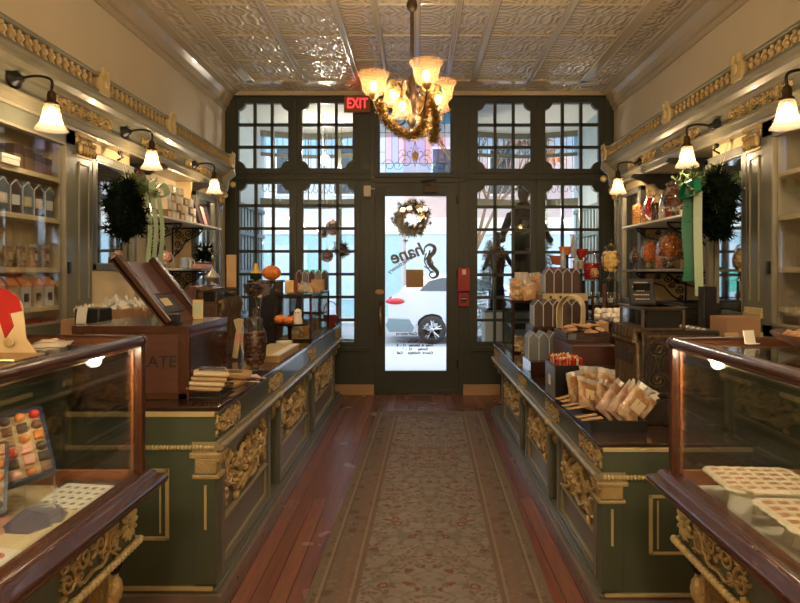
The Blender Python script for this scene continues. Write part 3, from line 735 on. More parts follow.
mb = MB(); fuzz(mb, tips, 7, .35, .07); M['autumn'] = mat('orange_autumn_leaf', (.75, .30, .15), .7, var=.25, vs=5); mb.build('foliage', M['autumn'], t)
# ---------------------------------------------------------------- fitted wall cabinetry
RELS = {}
def rel(W, Hh, seed, m_, ros=True):
    k = (W, Hh, seed, m_.name)
    if k not in RELS: RELS[k] = relief(W, Hh, seed, ros).mesh('carved_relief', m_, True)
    return RELS[k]
def wall_fit(s):
    L = s == 'left'; sg_ = 1 if L else -1
    X0 = -2.1 if L else 2.0; dw = .2 if L else .36
    Yend = 6.5 if L else 6.1
    loc = (X0, 0, 0); rz = PI / 2 if L else -PI / 2
    X = lambda Y: Y if L else -Y
    def part(par, nm, m_, boxes, bev=0, smooth=False):
        mb = MB()
        for (a, b, d0, d1, z0, z1) in boxes: mb.box(X(a), X(b), d0, d1, z0, z1)
        return mb.build(nm, m_, par, smooth, bev)
    posts = (3.80, 4.85, Yend - .06) if L else (3.52, 4.52, Yend - .06)
    # entablature with its gallery rail
    t = thing('gallery_cornice', 'long carved cornice with gold gallery rail over the %s wall shelves' % s, 'cornice', loc, rz)
    mb = MB(); mb.mould([(0, 2.50), (-.02, 2.505), (-.025, 2.52), (-.05, 2.53), (-.075, 2.555), (-.08, 2.57), (-.11, 2.575), (-.115, 2.592), (dw, 2.592), (dw, 2.50)], X(.2), X(Yend)); mb.build('crown_moulding', M['corn'], t)
    part(t, 'frieze', M['frieze'], [(.2, Yend - .02, .005, dw, 2.40, 2.51)])
    mb = MB(); mb.mould([(dw, 2.33), (-.015, 2.33), (-.02, 2.345), (-.03, 2.35), (-.03, 2.385), (-.045, 2.39), (-.045, 2.405), (0, 2.41), (dw, 2.41)], X(.2), X(Yend)); mb.build('architrave', M['corn'], t)
    part(t, 'bottom_rail', M['greenside'], [(.2, Yend - .02, -.115, -.075, 2.592, 2.608)]); 
    mb = MB(); mb.mould([(-.12, 2.695), (-.115, 2.712), (-.075, 2.712), (-.07, 2.695), (-.075, 2.69), (-.115, 2.69)], X(.2), X(Yend - .02)); mb.build('top_rail', M['frieze'], t)
    bal = MB().lathe([(.009, 0), (.016, .006), (.010, .014), (.019, .034), (.017, .044), (.009, .058), (.015, .070), (.011, .083)], n=8, cap=True).mesh('baluster', M['gold'], True)
    y = 2.3; k = 0
    while y < Yend - .12:
        if min(abs(y - p) for p in posts) > .07: inst('baluster', bal, t, (X(y), -.095, 2.608))
        y += .0655; k += 1
    pm = MB(); pm.box(-.055, .055, -.03, .03, 0, .115)
    pm.box(-.04, .04, -.026, .026, .115, .14)
    pm.ball((-.03, -.03, .135), (.025, .012, .03), 8, 5); pm.ball((.03, -.03, .135), (.025, .012, .03), 8, 5); pm.ball((0, -.035, .07), (.03, .012, .035), 10, 5)
    spiral(pm, -.028, .10, .024, 0, 1.2, .006, 1, 10); spiral(pm, .028, .10, .024, PI, 1.2, .006, -1, 10)
    pme = pm.mesh('gallery_post', M['goldflat'])
    for p in posts: inst('gallery_post', pme, t, (X(p), -.10, 2.592))
    inst('gallery_post', pme, t, (X(2.35), -.10, 2.592))
    for p in (posts[0], posts[1] + .05, 5.75 if L else 5.35): inst('carved_ornament', rel(.62, .13, 3, M['gold'], False), t, (X(p), .0, 2.455), (0, 0, 0), (1, 1.2, 1))
    # scrolled end bracket towards the shopfront
    mb = MB(); T = Matrix(((0, 0, 1, X(Yend) - .02), (1, 0, 0, 0), (0, 1, 0, 0), (0, 0, 0, 1)))
    mb.prism([(dw, 2.59), (-.12, 2.59), (-.13, 2.52), (-.06, 2.46), (-.05, 2.38), (.0, 2.25), (.02, 2.1), (dw, 2.05)], T, .05); mb.build('end_bracket', M['corn'], t)
    mb = MB(); mb.ball((X(Yend + .01), -.1, 2.42), (.02, .035, .035), 10, 6); mb.ball((X(Yend + .01), -.02, 2.3), (.02, .03, .03), 10, 6); mb.build('gold_scroll', M['gold'], t)
    for p in ((4.75, 5.75) if L else (4.55, 5.3)):
        mb = MB(); T = Matrix(((0, 0, 1, X(p)), (1, 0, 0, 0), (0, 1, 0, 0), (0, 0, 0, 1)))
        mb.prism([(dw, 2.33), (-.10, 2.33), (-.12, 2.30), (-.08, 2.285), (-.02, 2.27), (.03, 2.24), (.08, 2.245), (.12, 2.20), (dw, 2.16)], T, .035); mb.build('soffit_bracket', M['blackp'], t)
    # pilasters
    pl = [(3.68, 3.88, 'between glass cabinet and wreath mirror'), (Yend - .17, Yend - .03, 'at the shopfront end')] if L else [(3.47, 3.64, 'between glass cabinet and wreath mirror'), (Yend - .17, Yend - .03, 'at the shopfront end')]
    for a, b, w_ in pl:
        q = thing('pilaster', 'grey green pilaster with gold capital, %s wall, %s' % (s, w_), 'pilaster', loc, rz)
        m_ = (a + b) / 2; hw = (b - a) / 2
        part(q, 'shaft', M['greenside'], [(a, b, 0, dw, 1.082, 2.33)], .004)
        part(q, 'flute_panel', M['corn'], [(m_ - hw * .6, m_ - hw * .5, -.008, .0, 1.3, 2.15), (m_ + hw * .5, m_ + hw * .6, -.008, .0, 1.3, 2.15), (m_ - hw * .6, m_ + hw * .6, -.008, 0, 2.14, 2.155)])
        mb = MB(); xm = X(m_)
        mb.box(xm - hw, xm + hw, -.03, 0, 2.305, 2.33); mb.box(xm - hw * .9, xm + hw * .9, -.012, 0, 2.185, 2.20)
        for e in (-1, 1): spiral(mb, xm + e * hw * .6, 2.285, .03, PI / 2, 1.3, .008, -e, 12)
        for k in range(5): mb.ball((xm + (k - 2) * hw * .36, -.02, 2.235), (.013, .018, .04), 8, 5)
        for k in range(5): mb.ball((xm + (k - 2) * hw * .36, -.032, 2.27), (.012, .014, .016), 8, 5)
        mb.build('capital', M['gold'], q, True)
        part(q, 'plinth', M['goldflat'], [(a - .01, b + .01, -.02, 0, 1.20, 1.23), (a - .006, b + .006, -.014, 0, 1.23, 1.26)], .003)
        part(q, 'base_block', M['goldflat'], [(a - .01, b + .01, -.02, 0, 1.09, 1.12)], .003)
    # glass fronted cabinet
    ya, yb = (1.0, 3.68) if L else (1.0, 3.47)
    q = thing('display_cabinet', 'cream lined glass fronted wall cabinet on the %s, holding %s' % (s, 'wrapped gifts and bags' if L else 'dim shelves of small goods'), 'cabinet', loc, rz)
    lin = M['cabcream'] if L else M['cream']
    part(q, 'lining', lin, [(ya, yb, dw - .02, dw - .003, 1.12, 2.33), (ya, ya + .02, .02, dw, 1.12, 2.33), (yb - .02, yb, .02, dw, 1.12, 2.33), (ya, yb, .02, dw, 2.31, 2.33), (ya, yb, .02, dw, 1.10, 1.13)])
    for z in (2.03, 1.785, 1.495, 1.275): part(q, 'shelf', M['cabcream'], [(ya + .02, yb - .02, .03, dw - .02, z - .028, z)], .002)
    part(q, 'door_frame', M['greenside'] if L else M['post'], [(yb - .10, yb, -.005, .025, 1.1, 2.33), (ya, ya + .08, -.005, .025, 1.1, 2.33), (ya, yb, -.005, .025, 2.24, 2.33), (ya, yb, -.005, .025, 1.1, 1.17), (2.05, 2.15, -.005, .025, 1.1, 2.33)], .004)
    part(q, 'door_bead', M['corn'], [(yb - .115, yb - .10, -.012, .02, 1.17, 2.24), (ya + .1, yb - .1, -.012, .02, 2.225, 2.24), (ya + .1, yb - .1, -.012, .02, 1.17, 1.185)])
    part(q, 'glass', M['glass'], [(ya + .08, yb - .10, .006, .011, 1.17, 2.24)])
    part(q, 'lock', M['blackp'], [(yb - .085, yb - .06, -.016, -.005, 1.46, 1.53)])
    # tall mirrors
    mir = [(3.885, 4.50, 1.48 if L else 1.17, 2.25, 'behind the hanging wreath'), (5.72, 6.28, 1.17, 2.25, 'nearest the shopfront')] if L else [(3.645, 4.17, 1.17, 2.25, 'behind the hanging wreath'), (5.38, 5.90, 1.17, 2.25, 'nearest the shopfront')]
    for a, b, z0, z1, w_ in mir:
        q = thing('wall_mirror', 'tall framed mirror on the %s wall %s' % (s, w_), 'mirror', loc, rz)
        part(q, 'frame', M['post'], [(a, a + .05, 0, .05, z0, z1), (b - .05, b, 0, .05, z0, z1), (a, b, 0, .05, z1 - .05, z1), (a, b, 0, .05, z0, z0 + .05)], .006)
        part(q, 'gilt_slip', M['corn'], [(a + .05, a + .058, .0, .03, z0 + .05, z1 - .05), (b - .058, b - .05, .0, .03, z0 + .05, z1 - .05), (a + .05, b - .05, 0, .03, z1 - .058, z1 - .05)])
        gm_ = MB(); gm_.cb((X((a + b) / 2), .022, (z0 + z1) / 2), (b - a - .085, .004, z1 - z0 - .09), RZ(-sg_ * -.075 if a < 5 else 0)); gm_.build('glass', M['mirror'], q)
        part(q, 'backing', M['cabcream'], [(a, b, .055, dw, 1.083, 2.33), (a, b, .02, .05, 1.083, z0)])
        if a < 5: 
            mb = MB(); mb.tube([(X(a + .3), -.02, 2.31), (X(a + .3), -.05, 2.27), (X(a + .3), -.01, 2.25)], .008, 6); mb.ball((X(a + .3), -.03, 2.30), .018, 8, 5); mb.build('hook', M['black'], q, True)
    # iron bracketed shelves
    a, b = (4.53, 6.0) if L else (4.18, 5.42)
    for nm, z, ya_, yb_, w_ in (('upper', 1.905 if L else 1.875, a, b, ''), ('lower', 1.50 if L else 1.49, a if not L else 4.53, b if not L else 5.70, '')):
        q = thing('wall_shelf', '%s thin white shelf on iron brackets in the %s wall recess' % (nm, s), 'shelf', loc, rz)
        part(q, 'board', M['baywhite'] if nm == 'upper' or L else M['frieze'], [(ya_, yb_, -.15, dw, z - .018, z)], .004)
        for p in ((5.1, 5.62) if L else (4.6, 5.25)):
            mb = MB(); xx = X(p); D = dw + .12
            fr = lambda u, v: (xx, dw - .01 - u, z - .022 - v)
            mb.tube([fr(0, 0), fr(0, .27)], .008, 5); mb.tube([fr(0, .004), fr(D * .9, .004)], .008, 5)
            mb.tube([fr(D * .9, .01), fr(D * .75, .07), fr(D * .4, .12), fr(D * .25, .2), fr(0.01, .27)], .007, 5)
            for (u, v, r) in ((.06, .06, .045), (.15, .05, .04), (.05, .15, .038), (.24, .035, .026), (.12, .11, .03), (.04, .22, .024)):
                if u < D * .9: mb.tube([fr(u + r * (1 - .07 * t_) * math.cos(t_ * .8), v + r * (1 - .07 * t_) * math.sin(t_ * .8)) for t_ in range(12)], .006, 4)
            mb.build('iron_bracket', M['black'], q)
    # lower back counter
    ya, yb = (.9, 6.1) if L else (.9, 5.75)
    q = thing('back_counter', 'dark topped green back counter along the %s wall' % s, 'counter', loc, rz)
    D0 = -.36; dw2 = dw; dw = dw - .004
    part(q, 'body', M['green'], [(ya, yb, D0 + .03, dw, 0, 1.04)])
    part(q, 'top', M['darkwood'], [(ya, yb + .02, D0, dw, 1.04, 1.08)], .006)
    part(q, 'panel_moulding', M['goldflat'], [(ya + .1 + k, ya + .85 + k, D0 + .02, D0 + .03, z, z + .02) for k in (0, 1, 2, 3, 4) for z in (.2, .9)])
wall_fit('left'); wall_fit('right')

# ---------------------------------------------------------------- sconces
def sconce(s, Y, lab, n):
    L = s == 'left'; X0 = -2.1 if L else 2.0
    t = thing('wall_sconce', lab, 'wall lamp', (X0, Y, 2.475 if L else 2.44), PI / 2 if L else -PI / 2, 'bell shaded lamps along the cornices')
    mb = MB(); T = Matrix.Rotation(PI / 2, 4, 'X')
    mb.X = T; mb.lathe([(.0, .055), (.018, .05), (.025, .03), (.05, .018), (.055, 0)], n=16); mb.X = None; mb.build('backplate', M['black'], t, True)
    D = .2
    mb = MB(); mb.tube(sm([(0, -.04, 0), (0, -.09, .012), (0, -.15, .012), (0, -D, -.01), (0, -D, -.07)]), .0075, 8); mb.build('arm', M['black'], t, True)
    mb = MB(); mb.lathe([(.008, -.06), (.018, -.07), (.022, -.09), (.022, -.115), (.034, -.125), (.034, -.135)], (0, -D, 0), 14); mb.build('lamp_holder', M['bronze'], t, True)
    mb = MB(); mb.lathe([(.030, -.128), (.036, -.145), (.042, -.175), (.046, -.205), (.055, -.235), (.074, -.262), (.078, -.268)], (0, -D, 0), 32, 8, .04); sh = mb.build('lamp_shade', M['shadeglass'], t, True)
    mb = MB(); mb.ball((0, -D, -.175), (.024, .024, .03), 10, 7); mb.build('bulb', M['bulb'], sh, True)
    lamp('sconce_light', (0, -D, -.215), 5.5, r=.03, parent=t)
for k, (s, Y, lab) in enumerate((('left', 3.12, 'left wall bell lamp nearest the camera, over the glass cabinet'), ('left', 4.30, 'middle bell lamp of the left wall, above the pale ribboned wreath'), ('left', 5.62, 'left wall bell lamp nearest the shopfront'),
        ('right', 2.92, 'right wall bell lamp at the photo edge, over the glass cabinet'), ('right', 4.0, 'middle bell lamp of the right wall, above the green ribboned wreath'), ('right', 5.37, 'right wall bell lamp nearest the shopfront'))): sconce(s, Y, lab, k)

# ---------------------------------------------------------------- chandelier
cc = Vector((-.03, 3.6, 2.47))
t = thing('chandelier', 'bronze chandelier with amber glass shades over the aisle', 'chandelier', cc)
mb = MB(); mb.tube([(0, 0, .08), (0, 0, ZC - cc.z)], .011, 8); mb.lathe([(.011, .56), (.028, .575), (.034, .60), (.028, .625), (.011, .64)], n=14); mb.lathe([(.06, ZC - cc.z), (.05, ZC - cc.z - .04), (.015, ZC - cc.z - .06)], n=16); mb.build('stem', M['bronze'], t, True)
mb = MB(); mb.lathe([(.011, .18), (.03, .15), (.022, .11), (.05, .06), (.06, .02), (.045, -.03), (.02, -.07), (.03, -.10), (.012, -.13), (0, -.15)], n=18); mb.build('body', M['bronze'], t, True)
def upshade(v): return MB().lathe([(.022, 0), (.05, .008), (.066, .03), (.07, .07), (.078, .10), (.094, .125), (.096, .13)], v, 36, 8, .02)
ups = [(188, .23, 'up'), (290, .24, 'up'), (35, .22, 'up'), (118, .22, 'up')]
dns = [(200, .12), (335, .17), (60, .14), (245, .13)]
for a_, r, _ in ups:
    a = math.radians(a_); d = Vector((math.cos(a), math.sin(a), 0)); zs_ = .07 if a_ == 285 else .05
    ar = MB(); ar.tube(sm([d * .03 + Vector((0, 0, .0)), d * .10 + Vector((0, 0, -.08)), d * .19 + Vector((0, 0, -.07)), d * r + Vector((0, 0, zs_ - .05)), d * r + Vector((0, 0, zs_))]), .006, 6)
    ar.tube([d * .10 + Vector((0, 0, -.05)) + Vector((d.x * .05 * math.cos(q), d.y * .05 * math.cos(q), .05 * math.sin(q) + .04)) * (1 - q / 9) for q in [k * .6 for k in range(11)]], .004, 5)
    arm = ar.build('arm', M['bronze'], t, True)
    e = d * r + Vector((0, 0, zs_))
    MB().lathe([(.01, -.03), (.02, -.02), (.03, 0), (.03, .008)], e, 14).build('cup', M['brass'], arm, True)
    sh = upshade(e).build('lamp_shade', M['chshade'], t, True)
    MB().ball(e + Vector((0, 0, .055)), (.022, .022, .03), 10, 6).build('bulb', M['bulb'], sh, True)
    lamp('chandelier_light', e + Vector((0, 0, .08)), 6.5, r=.04, parent=t)
for a_, r in dns:
    a = math.radians(a_); d = Vector((math.cos(a), math.sin(a), 0)); zs_ = {200: .12, 335: .08, 60: .05, 245: .03}[a_]
    ar = MB(); ar.tube(sm([d * .03 + Vector((0, 0, .03)), d * .08 + Vector((0, 0, .12)), d * r * .95 + Vector((0, 0, .10)), d * r + Vector((0, 0, .03))]), .006, 6); arm = ar.build('arm', M['bronze'], t, True)
    e = d * r + Vector((0, 0, zs_))
    MB().lathe([(.012, .02), (.022, .0), (.03, -.02), (.032, -.03)], e, 14).build('cup', M['brass'], arm, True)
    sh = MB().lathe([(.03, -.02), (.045, -.035), (.05, -.065), (.056, -.10), (.068, -.125), (.072, -.13)], e, 32, 8, .03).build('lamp_shade', M['chshade'], t, True)
    MB().ball(e + Vector((0, 0, -.065)), (.02, .02, .028), 10, 6).build('bulb', M['bulb'], sh, True)
    lamp('chandelier_light', e + Vector((0, 0, -.10)), 3, r=.04, parent=t)
rg = random.Random(3)
pts = []
g1 = sm([(-.19, -.1, -.02), (-.16, -.12, -.10), (-.10, -.14, -.17), (-.02, -.15, -.21), (.05, -.14, -.18), (.075, -.12, -.08), (.07, -.1, .0)], 9)
g2 = sm([(.09, -.12, .03), (.13, -.14, -.06), (.14, -.14, -.16), (.12, -.13, -.235)], 9)
g3 = sm([(-.17, .1, -.05), (-.05, .16, -.14), (.08, .16, -.13), (.16, .1, -.04)], 9)
mb = MB(); fuzz(mb, g1 + g2 + g3, 42, .040, .0035, rg=rg)
for g in (g1, g2, g3): mb.tube(g, .006, 5)
tag(mb.build('tinsel_garland', M['tinsel'], loc=cc), 'gold tinsel garland looped beneath the chandelier shades', 'garland')
# unseen copy of the chandelier behind the viewer, added for warm room light
fill_chandelier = copy_tree(t); fill_chandelier.location = (-.03, -1.5, 2.75); fill_chandelier['label'] = 'added copy of the bronze chandelier, unseen behind the viewer for warm light'

# ---------------------------------------------------------------- carved counters along the aisle
def counter(s, X0, Ya, Yb, top, bays, D):
    L = s == 'left'; k = top / .89; loc = (X0, 0, 0); rz = PI / 2 if L else -PI / 2
    X = lambda Y: Y if L else -Y
    t = thing('shop_counter', 'long green counter with gilded carving on the %s of the aisle' % s, 'counter', loc, rz)
    def part(nm, m_, boxes, bev=0, par=t):
        mb = MB()
        for (a, b, d0, d1, z0, z1) in boxes: mb.box(X(a), X(b), d0, d1, z0 * k, z1 * k)
        return mb.build(nm, m_, par, False, bev)
    part('body', M['green'], [(Ya + .01, Yb - .01, .09, D, .085, .855)])
    part('worktop', M['darkwood'], [(Ya - .015, Yb + .015, -.02, D + .02, .868, .89)], .005)
    part('top_edge_moulding', M['greenside'], [(Ya - .008, Yb + .008, -.012, .05, .853, .869)], .003)
    part('baseboard', M['kick'], [(Ya - .03, Yb + .03, -.035, D, 0, .085)], .004)
    hb = MB()
    yy = Ya + .2
    while yy < Yb: hb.tube([(X(yy), -.037, .045 * k), (X(yy), -.030, .045 * k)], .008, 8); yy += .45
    hb.build('bolt_hole', M['blackp'], t)
    part('base_moulding', M['greenside'], [(Ya - .012, Yb + .012, -.014, .09, .087, .102), (Ya - .004, Yb + .004, -.004, .09, .102, .120)], .004)
    part('upper_frieze', M['green'], [(Ya, Yb, .0, .1, .735, .855)])
    mb = MB()
    mb.tube([(X(Ya - .01), -.022, .712 * k), (X(Yb), -.022, .712 * k)], .015, 10); mb.box(X(Ya - .01), X(Yb), -.01, .1, .69 * k, .735 * k)
    mb.build('waist_rail', M['bead'], t, True)
    for (a, b) in bays:
        pn = part('front_panel', M['greenside'], [(a, b, .03, .1, .12, .69)])
        fw = .05
        part('panel_frame', M['greenside'], [(a, a + fw, .0, .03, .125, .69), (b - fw, b, .0, .03, .125, .69), (a + fw, b - fw, .0, .03, .645, .69), (a + fw, b - fw, .0, .03, .125, .16)], .006, pn)
        part('raised_bead', M['bead'], [(a + fw, b - fw, .005, .03, .335, .350), (a + fw, b - fw, .016, .03, .318, .335), (a + fw, b - fw, .012, .03, .16, .172), (a + fw, a + fw + .012, .015, .03, .16, .645), (b - fw - .012, b - fw, .015, .03, .16, .645), (a + fw, b - fw, .015, .03, .633, .645)], .004, pn)
        w = b - a - .2
        o = inst('carved_ornament', rel(round(w * 1.0, 2), .25, 5, M['gold']), pn, (X((a + b) / 2), .028, .49 * k), (0, 0, 0), (1, 1.3, k))
    ed = sorted([e for ab in bays for e in ab])
    mids = [Ya + .17] + [(bays[i][1] + bays[i + 1][0]) / 2 for i in range(len(bays) - 1)] + [Yb - .2]
    for m_ in mids: inst('carved_ornament', rel(.34, .10, 8, M['gold']), t, (X(m_), .0, .795 * k), (0, 0, 0), (1, 1.1, k))
    for m_ in mids[1:]:
        mb = MB(); xx = X(m_)
        mb.box(xx - .045, xx + .045, .01, .09, .60 * k, .69 * k); mb.ball((xx, .0, .66 * k), (.04, .03, .03), 10, 5); mb.ball((xx, .03, .60 * k), (.035, .03, .04), 10, 5); mb.tube([(xx, .07, .2 * k), (xx, .07, .6 * k)], .028, 10); mb.build('console_bracket', M['gold'], t, True)
        MB().ball((xx, -.025, .712 * k), (.03, .022, .022), 10, 6).build('rail_boss', M['goldflat'], t, True)
    # end facing the room's near side
    e = Ya - .012
    part('end_panel', M['green'], [(Ya - .004, Ya + .02, .0, D, .085, .855)])
    part('end_gold_band', M['goldflat'], [(e - .006, Ya, .0, D, .845, .868)], .003)
    mb = MB(); n = int(D / .016)
    for j in range(n): mb.ball((X(e - .002), .01 + j * .016, .713 * k), (.013, .0095, .012), 7, 4)
    mb.build('rope_moulding', M['goldflat'], t, True)
    g = lambda d0, d1, z0, z1, w_=.016: [(e, Ya, d0, d1, z1 - w_, z1), (e, Ya, d0, d1, z0, z0 + w_), (e, Ya, d0, d0 + w_, z0, z1), (e, Ya, d1 - w_, d1, z0, z1)]
    part('end_gold_frame', M['goldflat'], g(.20, D - .04, .31, .62) , .003)
    part('end_inner_bead', M['goldflat'], [(e + .004, Ya, .235, .242, .34, .59)])
    part('end_base_strip', M['goldflat'], [(e - .006, Ya, .01, D, .095, .112)], .003)
    # near corner post with its gilt bracket
    part('corner_post', M['green'], [(Ya - .012, Ya + .06, -.004, .09, .12, .60)], .004)
    part('corner_gold_line', M['goldflat'], [(Ya - .018, Ya - .010, .035, .045, .36, .55)])
    mb = MB(); xx = X(Ya + .03)
    mb.box(xx - .045, xx + .045, -.02, .10, .575 * k, .595 * k); mb.box(xx - .04, xx + .04, -.005, .09, .595 * k, .665 * k); mb.box(xx - .05, xx + .05, -.03, .11, .665 * k, .69 * k)
    mb.ball((xx, .0, .655 * k), (.045, .035, .025), 10, 5)
    mb.build('corner_bracket', M['gold'], t, False, .006)
    return t
counter('left', -.872, 2.60, 6.78, .89, [(2.68, 3.58), (3.82, 4.86), (5.10, 6.38)], .64)
counter('right', .795, 2.58, 6.15, .737, [(2.66, 3.42), (3.62, 4.42), (4.62, 5.62)], .64)

# ---------------------------------------------------------------- glass cases in the foreground
def case(s, X0, ztop):
    L = s == 'left'; loc = (X0, 0, 0); rz = PI / 2 if L else -PI / 2; X = lambda Y: Y if L else -Y
    Ya, Yb, D = .45, 1.93, .62
    t = thing('display_case', 'glass topped mahogany display case in the %s foreground' % s, 'display case', loc, rz)
    def part(nm, m_, boxes, bev=0, par=t):
        mb = MB()
        for (a, b, d0, d1, z0, z1) in boxes: mb.box(X(a), X(b), d0, d1, z0, z1)
        return mb.build(nm, m_, par, False, bev)
    part('base_cabinet', M['green'], [(Ya, Yb - .05, .12, D - .03, 0, .60), (Ya, Yb - .01, .03, D, .60, .765)])
    inst('carved_ornament', rel(.30, .12, 11, M['gold'], False), t, (X(Yb - .27), .03, .685), (0, 0, 0), (1, 1.2, 1))
    inst('carved_ornament', rel(.28, .11, 12, M['gold'], False), t, (X(Yb - .95), .03, .685), (0, 0, 0), (1, 1.2, 1))
    mb = MB(); xc = X(Yb - .055)
    for q in range(12):
        a = q * PI / 6; leafb(mb, xc + .012 * math.cos(a), .685 + .014 * math.sin(a), .042, .018, a, .008)
    mb.X = None; mb.ball((xc, -.005, .685), (.014, .012, .014), 8, 5)
    mb.v = [(v[0], v[1] + .03, v[2]) for v in mb.v]; mb.build('rosette', M['goldflat'], t, True)
    mb = MB(); n = int((Yb - Ya) / .02)
    for q in range(n): mb.ball((X(Ya + .01 + q * .02), .018, .612), (.013, .014, .013), 7, 4)
    for q in range(int(D / .02)): mb.ball((X(Yb), .02 + q * .02, .612), (.013, .014, .013), 7, 4)
    mb.build('rope_moulding', M['goldflat'], t, True)
    mb = MB(); xx = X(Yb - .10)
    mb.ball((xx, .055, .575), (.03, .03, .028), 10, 6); mb.ball((X(Yb - .02), .10, .575), (.03, .03, .028), 10, 6); mb.build('ball_drop', M['black'], t, True)
    mb = MB(); mb.box(xx - .03, xx + .03, .05, .12, .40, .60); mb.ball((xx, .06, .50), (.032, .035, .05), 10, 6); mb.ball((xx, .08, .42), (.03, .03, .03), 10, 6); mb.build('scroll_bracket', M['gold'], t, True, .005)
    # heavy mahogany sill round front and end
    P = [(.0, .832), (-.012, .834), (-.022, .826), (-.026, .815), (-.045, .806), (-.052, .795), (-.048, .782), (-.034, .776), (-.030, .764), (.03, .757)]
    mb = MB()
    def ring(d, z):   # front run then mitred end run
        return [(X(Ya), d, z), (X(Yb - d), d, z), (X(Yb - d), D - .02, z)]
    R_ = [[mb._p(p) for p in ring(d, z)] for d, z in P + [(.035, .81), (.03, .832)]]
    for A, B in zip(R_, R_[1:] + R_[:1]):
        for q in range(2): mb.f.append([A[q], A[q + 1], B[q + 1], B[q]])
    mb.f.append([r[0] for r in R_]); mb.f.append([r[2] for r in R_][::-1])
    mb.build('sill_moulding', M['mahog'], t, True)
    part('deck', M['kraft2'] if L else M['white'], [(Ya, Yb - .03, .03, D, .765, .80)])
    zt = ztop
    w = .026
    for (a, d) in ((Yb - w, 0), (Yb - w, D - w), (Ya, 0), (Ya, D - w)): part('corner_post', M['mahog'], [(a, a + w, d, d + w, .80, zt - .01)], .004)
    mb = MB(); zr = zt - .012
    for P_ in ([(X(Ya), .012, zr), (X(Yb - .012), .012, zr), (X(Yb - .012), D - .012, zr)], [(X(Yb - .012), D - .012, zr), (X(Ya), D - .012, zr)], [(X(Ya), .012, zr), (X(Ya), D, zr)]):
        mb.tube(P_, .020, 10)
    mb.ball((X(Yb - .012), .012, zr), .0215, 10, 8)
    mb.build('top_rail', M['mahog'], t, True)
    part('end_inner_sill', M['redcase'], [(Yb - .045, Yb - .028, .03, D - .03, .80, .845), (Yb - .03, Yb - .026, .026, .034, .8, zt - .03)])
    part('front_glass', M['case'], [(Ya + w, Yb - w, .010, .014, .83, zt - .02)])
    part('end_glass', M['case'], [(Yb - .014, Yb - .010, w, D - w, .83, zt - .02)])
    part('top_glass', M['case'], [(Ya + .02, Yb - .02, .02, D - .02, zt - .012, zt - .008)])
    st_ = part('case_lamp', M['brass'], [(Ya + .05, Yb - .05, .03, .045, zt - .04, zt - .03)])
    for k_ in (.75, 1.3, 1.75): lamp('case_light', (X(k_), .06, zt - .05), 3.2, (1, .78, .5), .02, t)
    part('back_doors', M['mahog'], [(Ya, Yb, D - .012, D, .80, .84)])
    return t
case('left', -.872, 1.262); case('right', .808, 1.255)
# ---------------------------------------------------------------- goods: builders
def tbox(nm, lab, cat, c, d, m_, rz=0, group=None, bev=.003, lid=None, R=None, labelm=None, lf='-y'):
    """carton: c = centre of the base"""
    t = thing(nm, lab, cat, c, rz, group)
    if R: t.rotation_euler = R
    x, y, z = d[0] / 2, d[1] / 2, d[2]
    if lid:
        MB().box(-x, x, -y, y, 0, z * .6).build('box_base', m_, t, bevel=bev)
        MB().box(-x - .002, x + .002, -y - .002, y + .002, z * .6, z).build('lid', lid, t, bevel=bev)
    else: MB().box(-x, x, -y, y, 0, z).build('carton', m_, t, bevel=bev); MB().box(-x - .001, x + .001, -.004, .004, z * .55, z + .001).build('tape', m_, t)
    if labelm: 
        MB().box(-x * .6, x * .6, -y - .003, -y - .001, z * .2, z * .8).build('paper_label', labelm, t); MB().box(x + .001, x + .003, -y * .6, y * .6, z * .2, z * .8).build('paper_label', labelm, t)
    return t
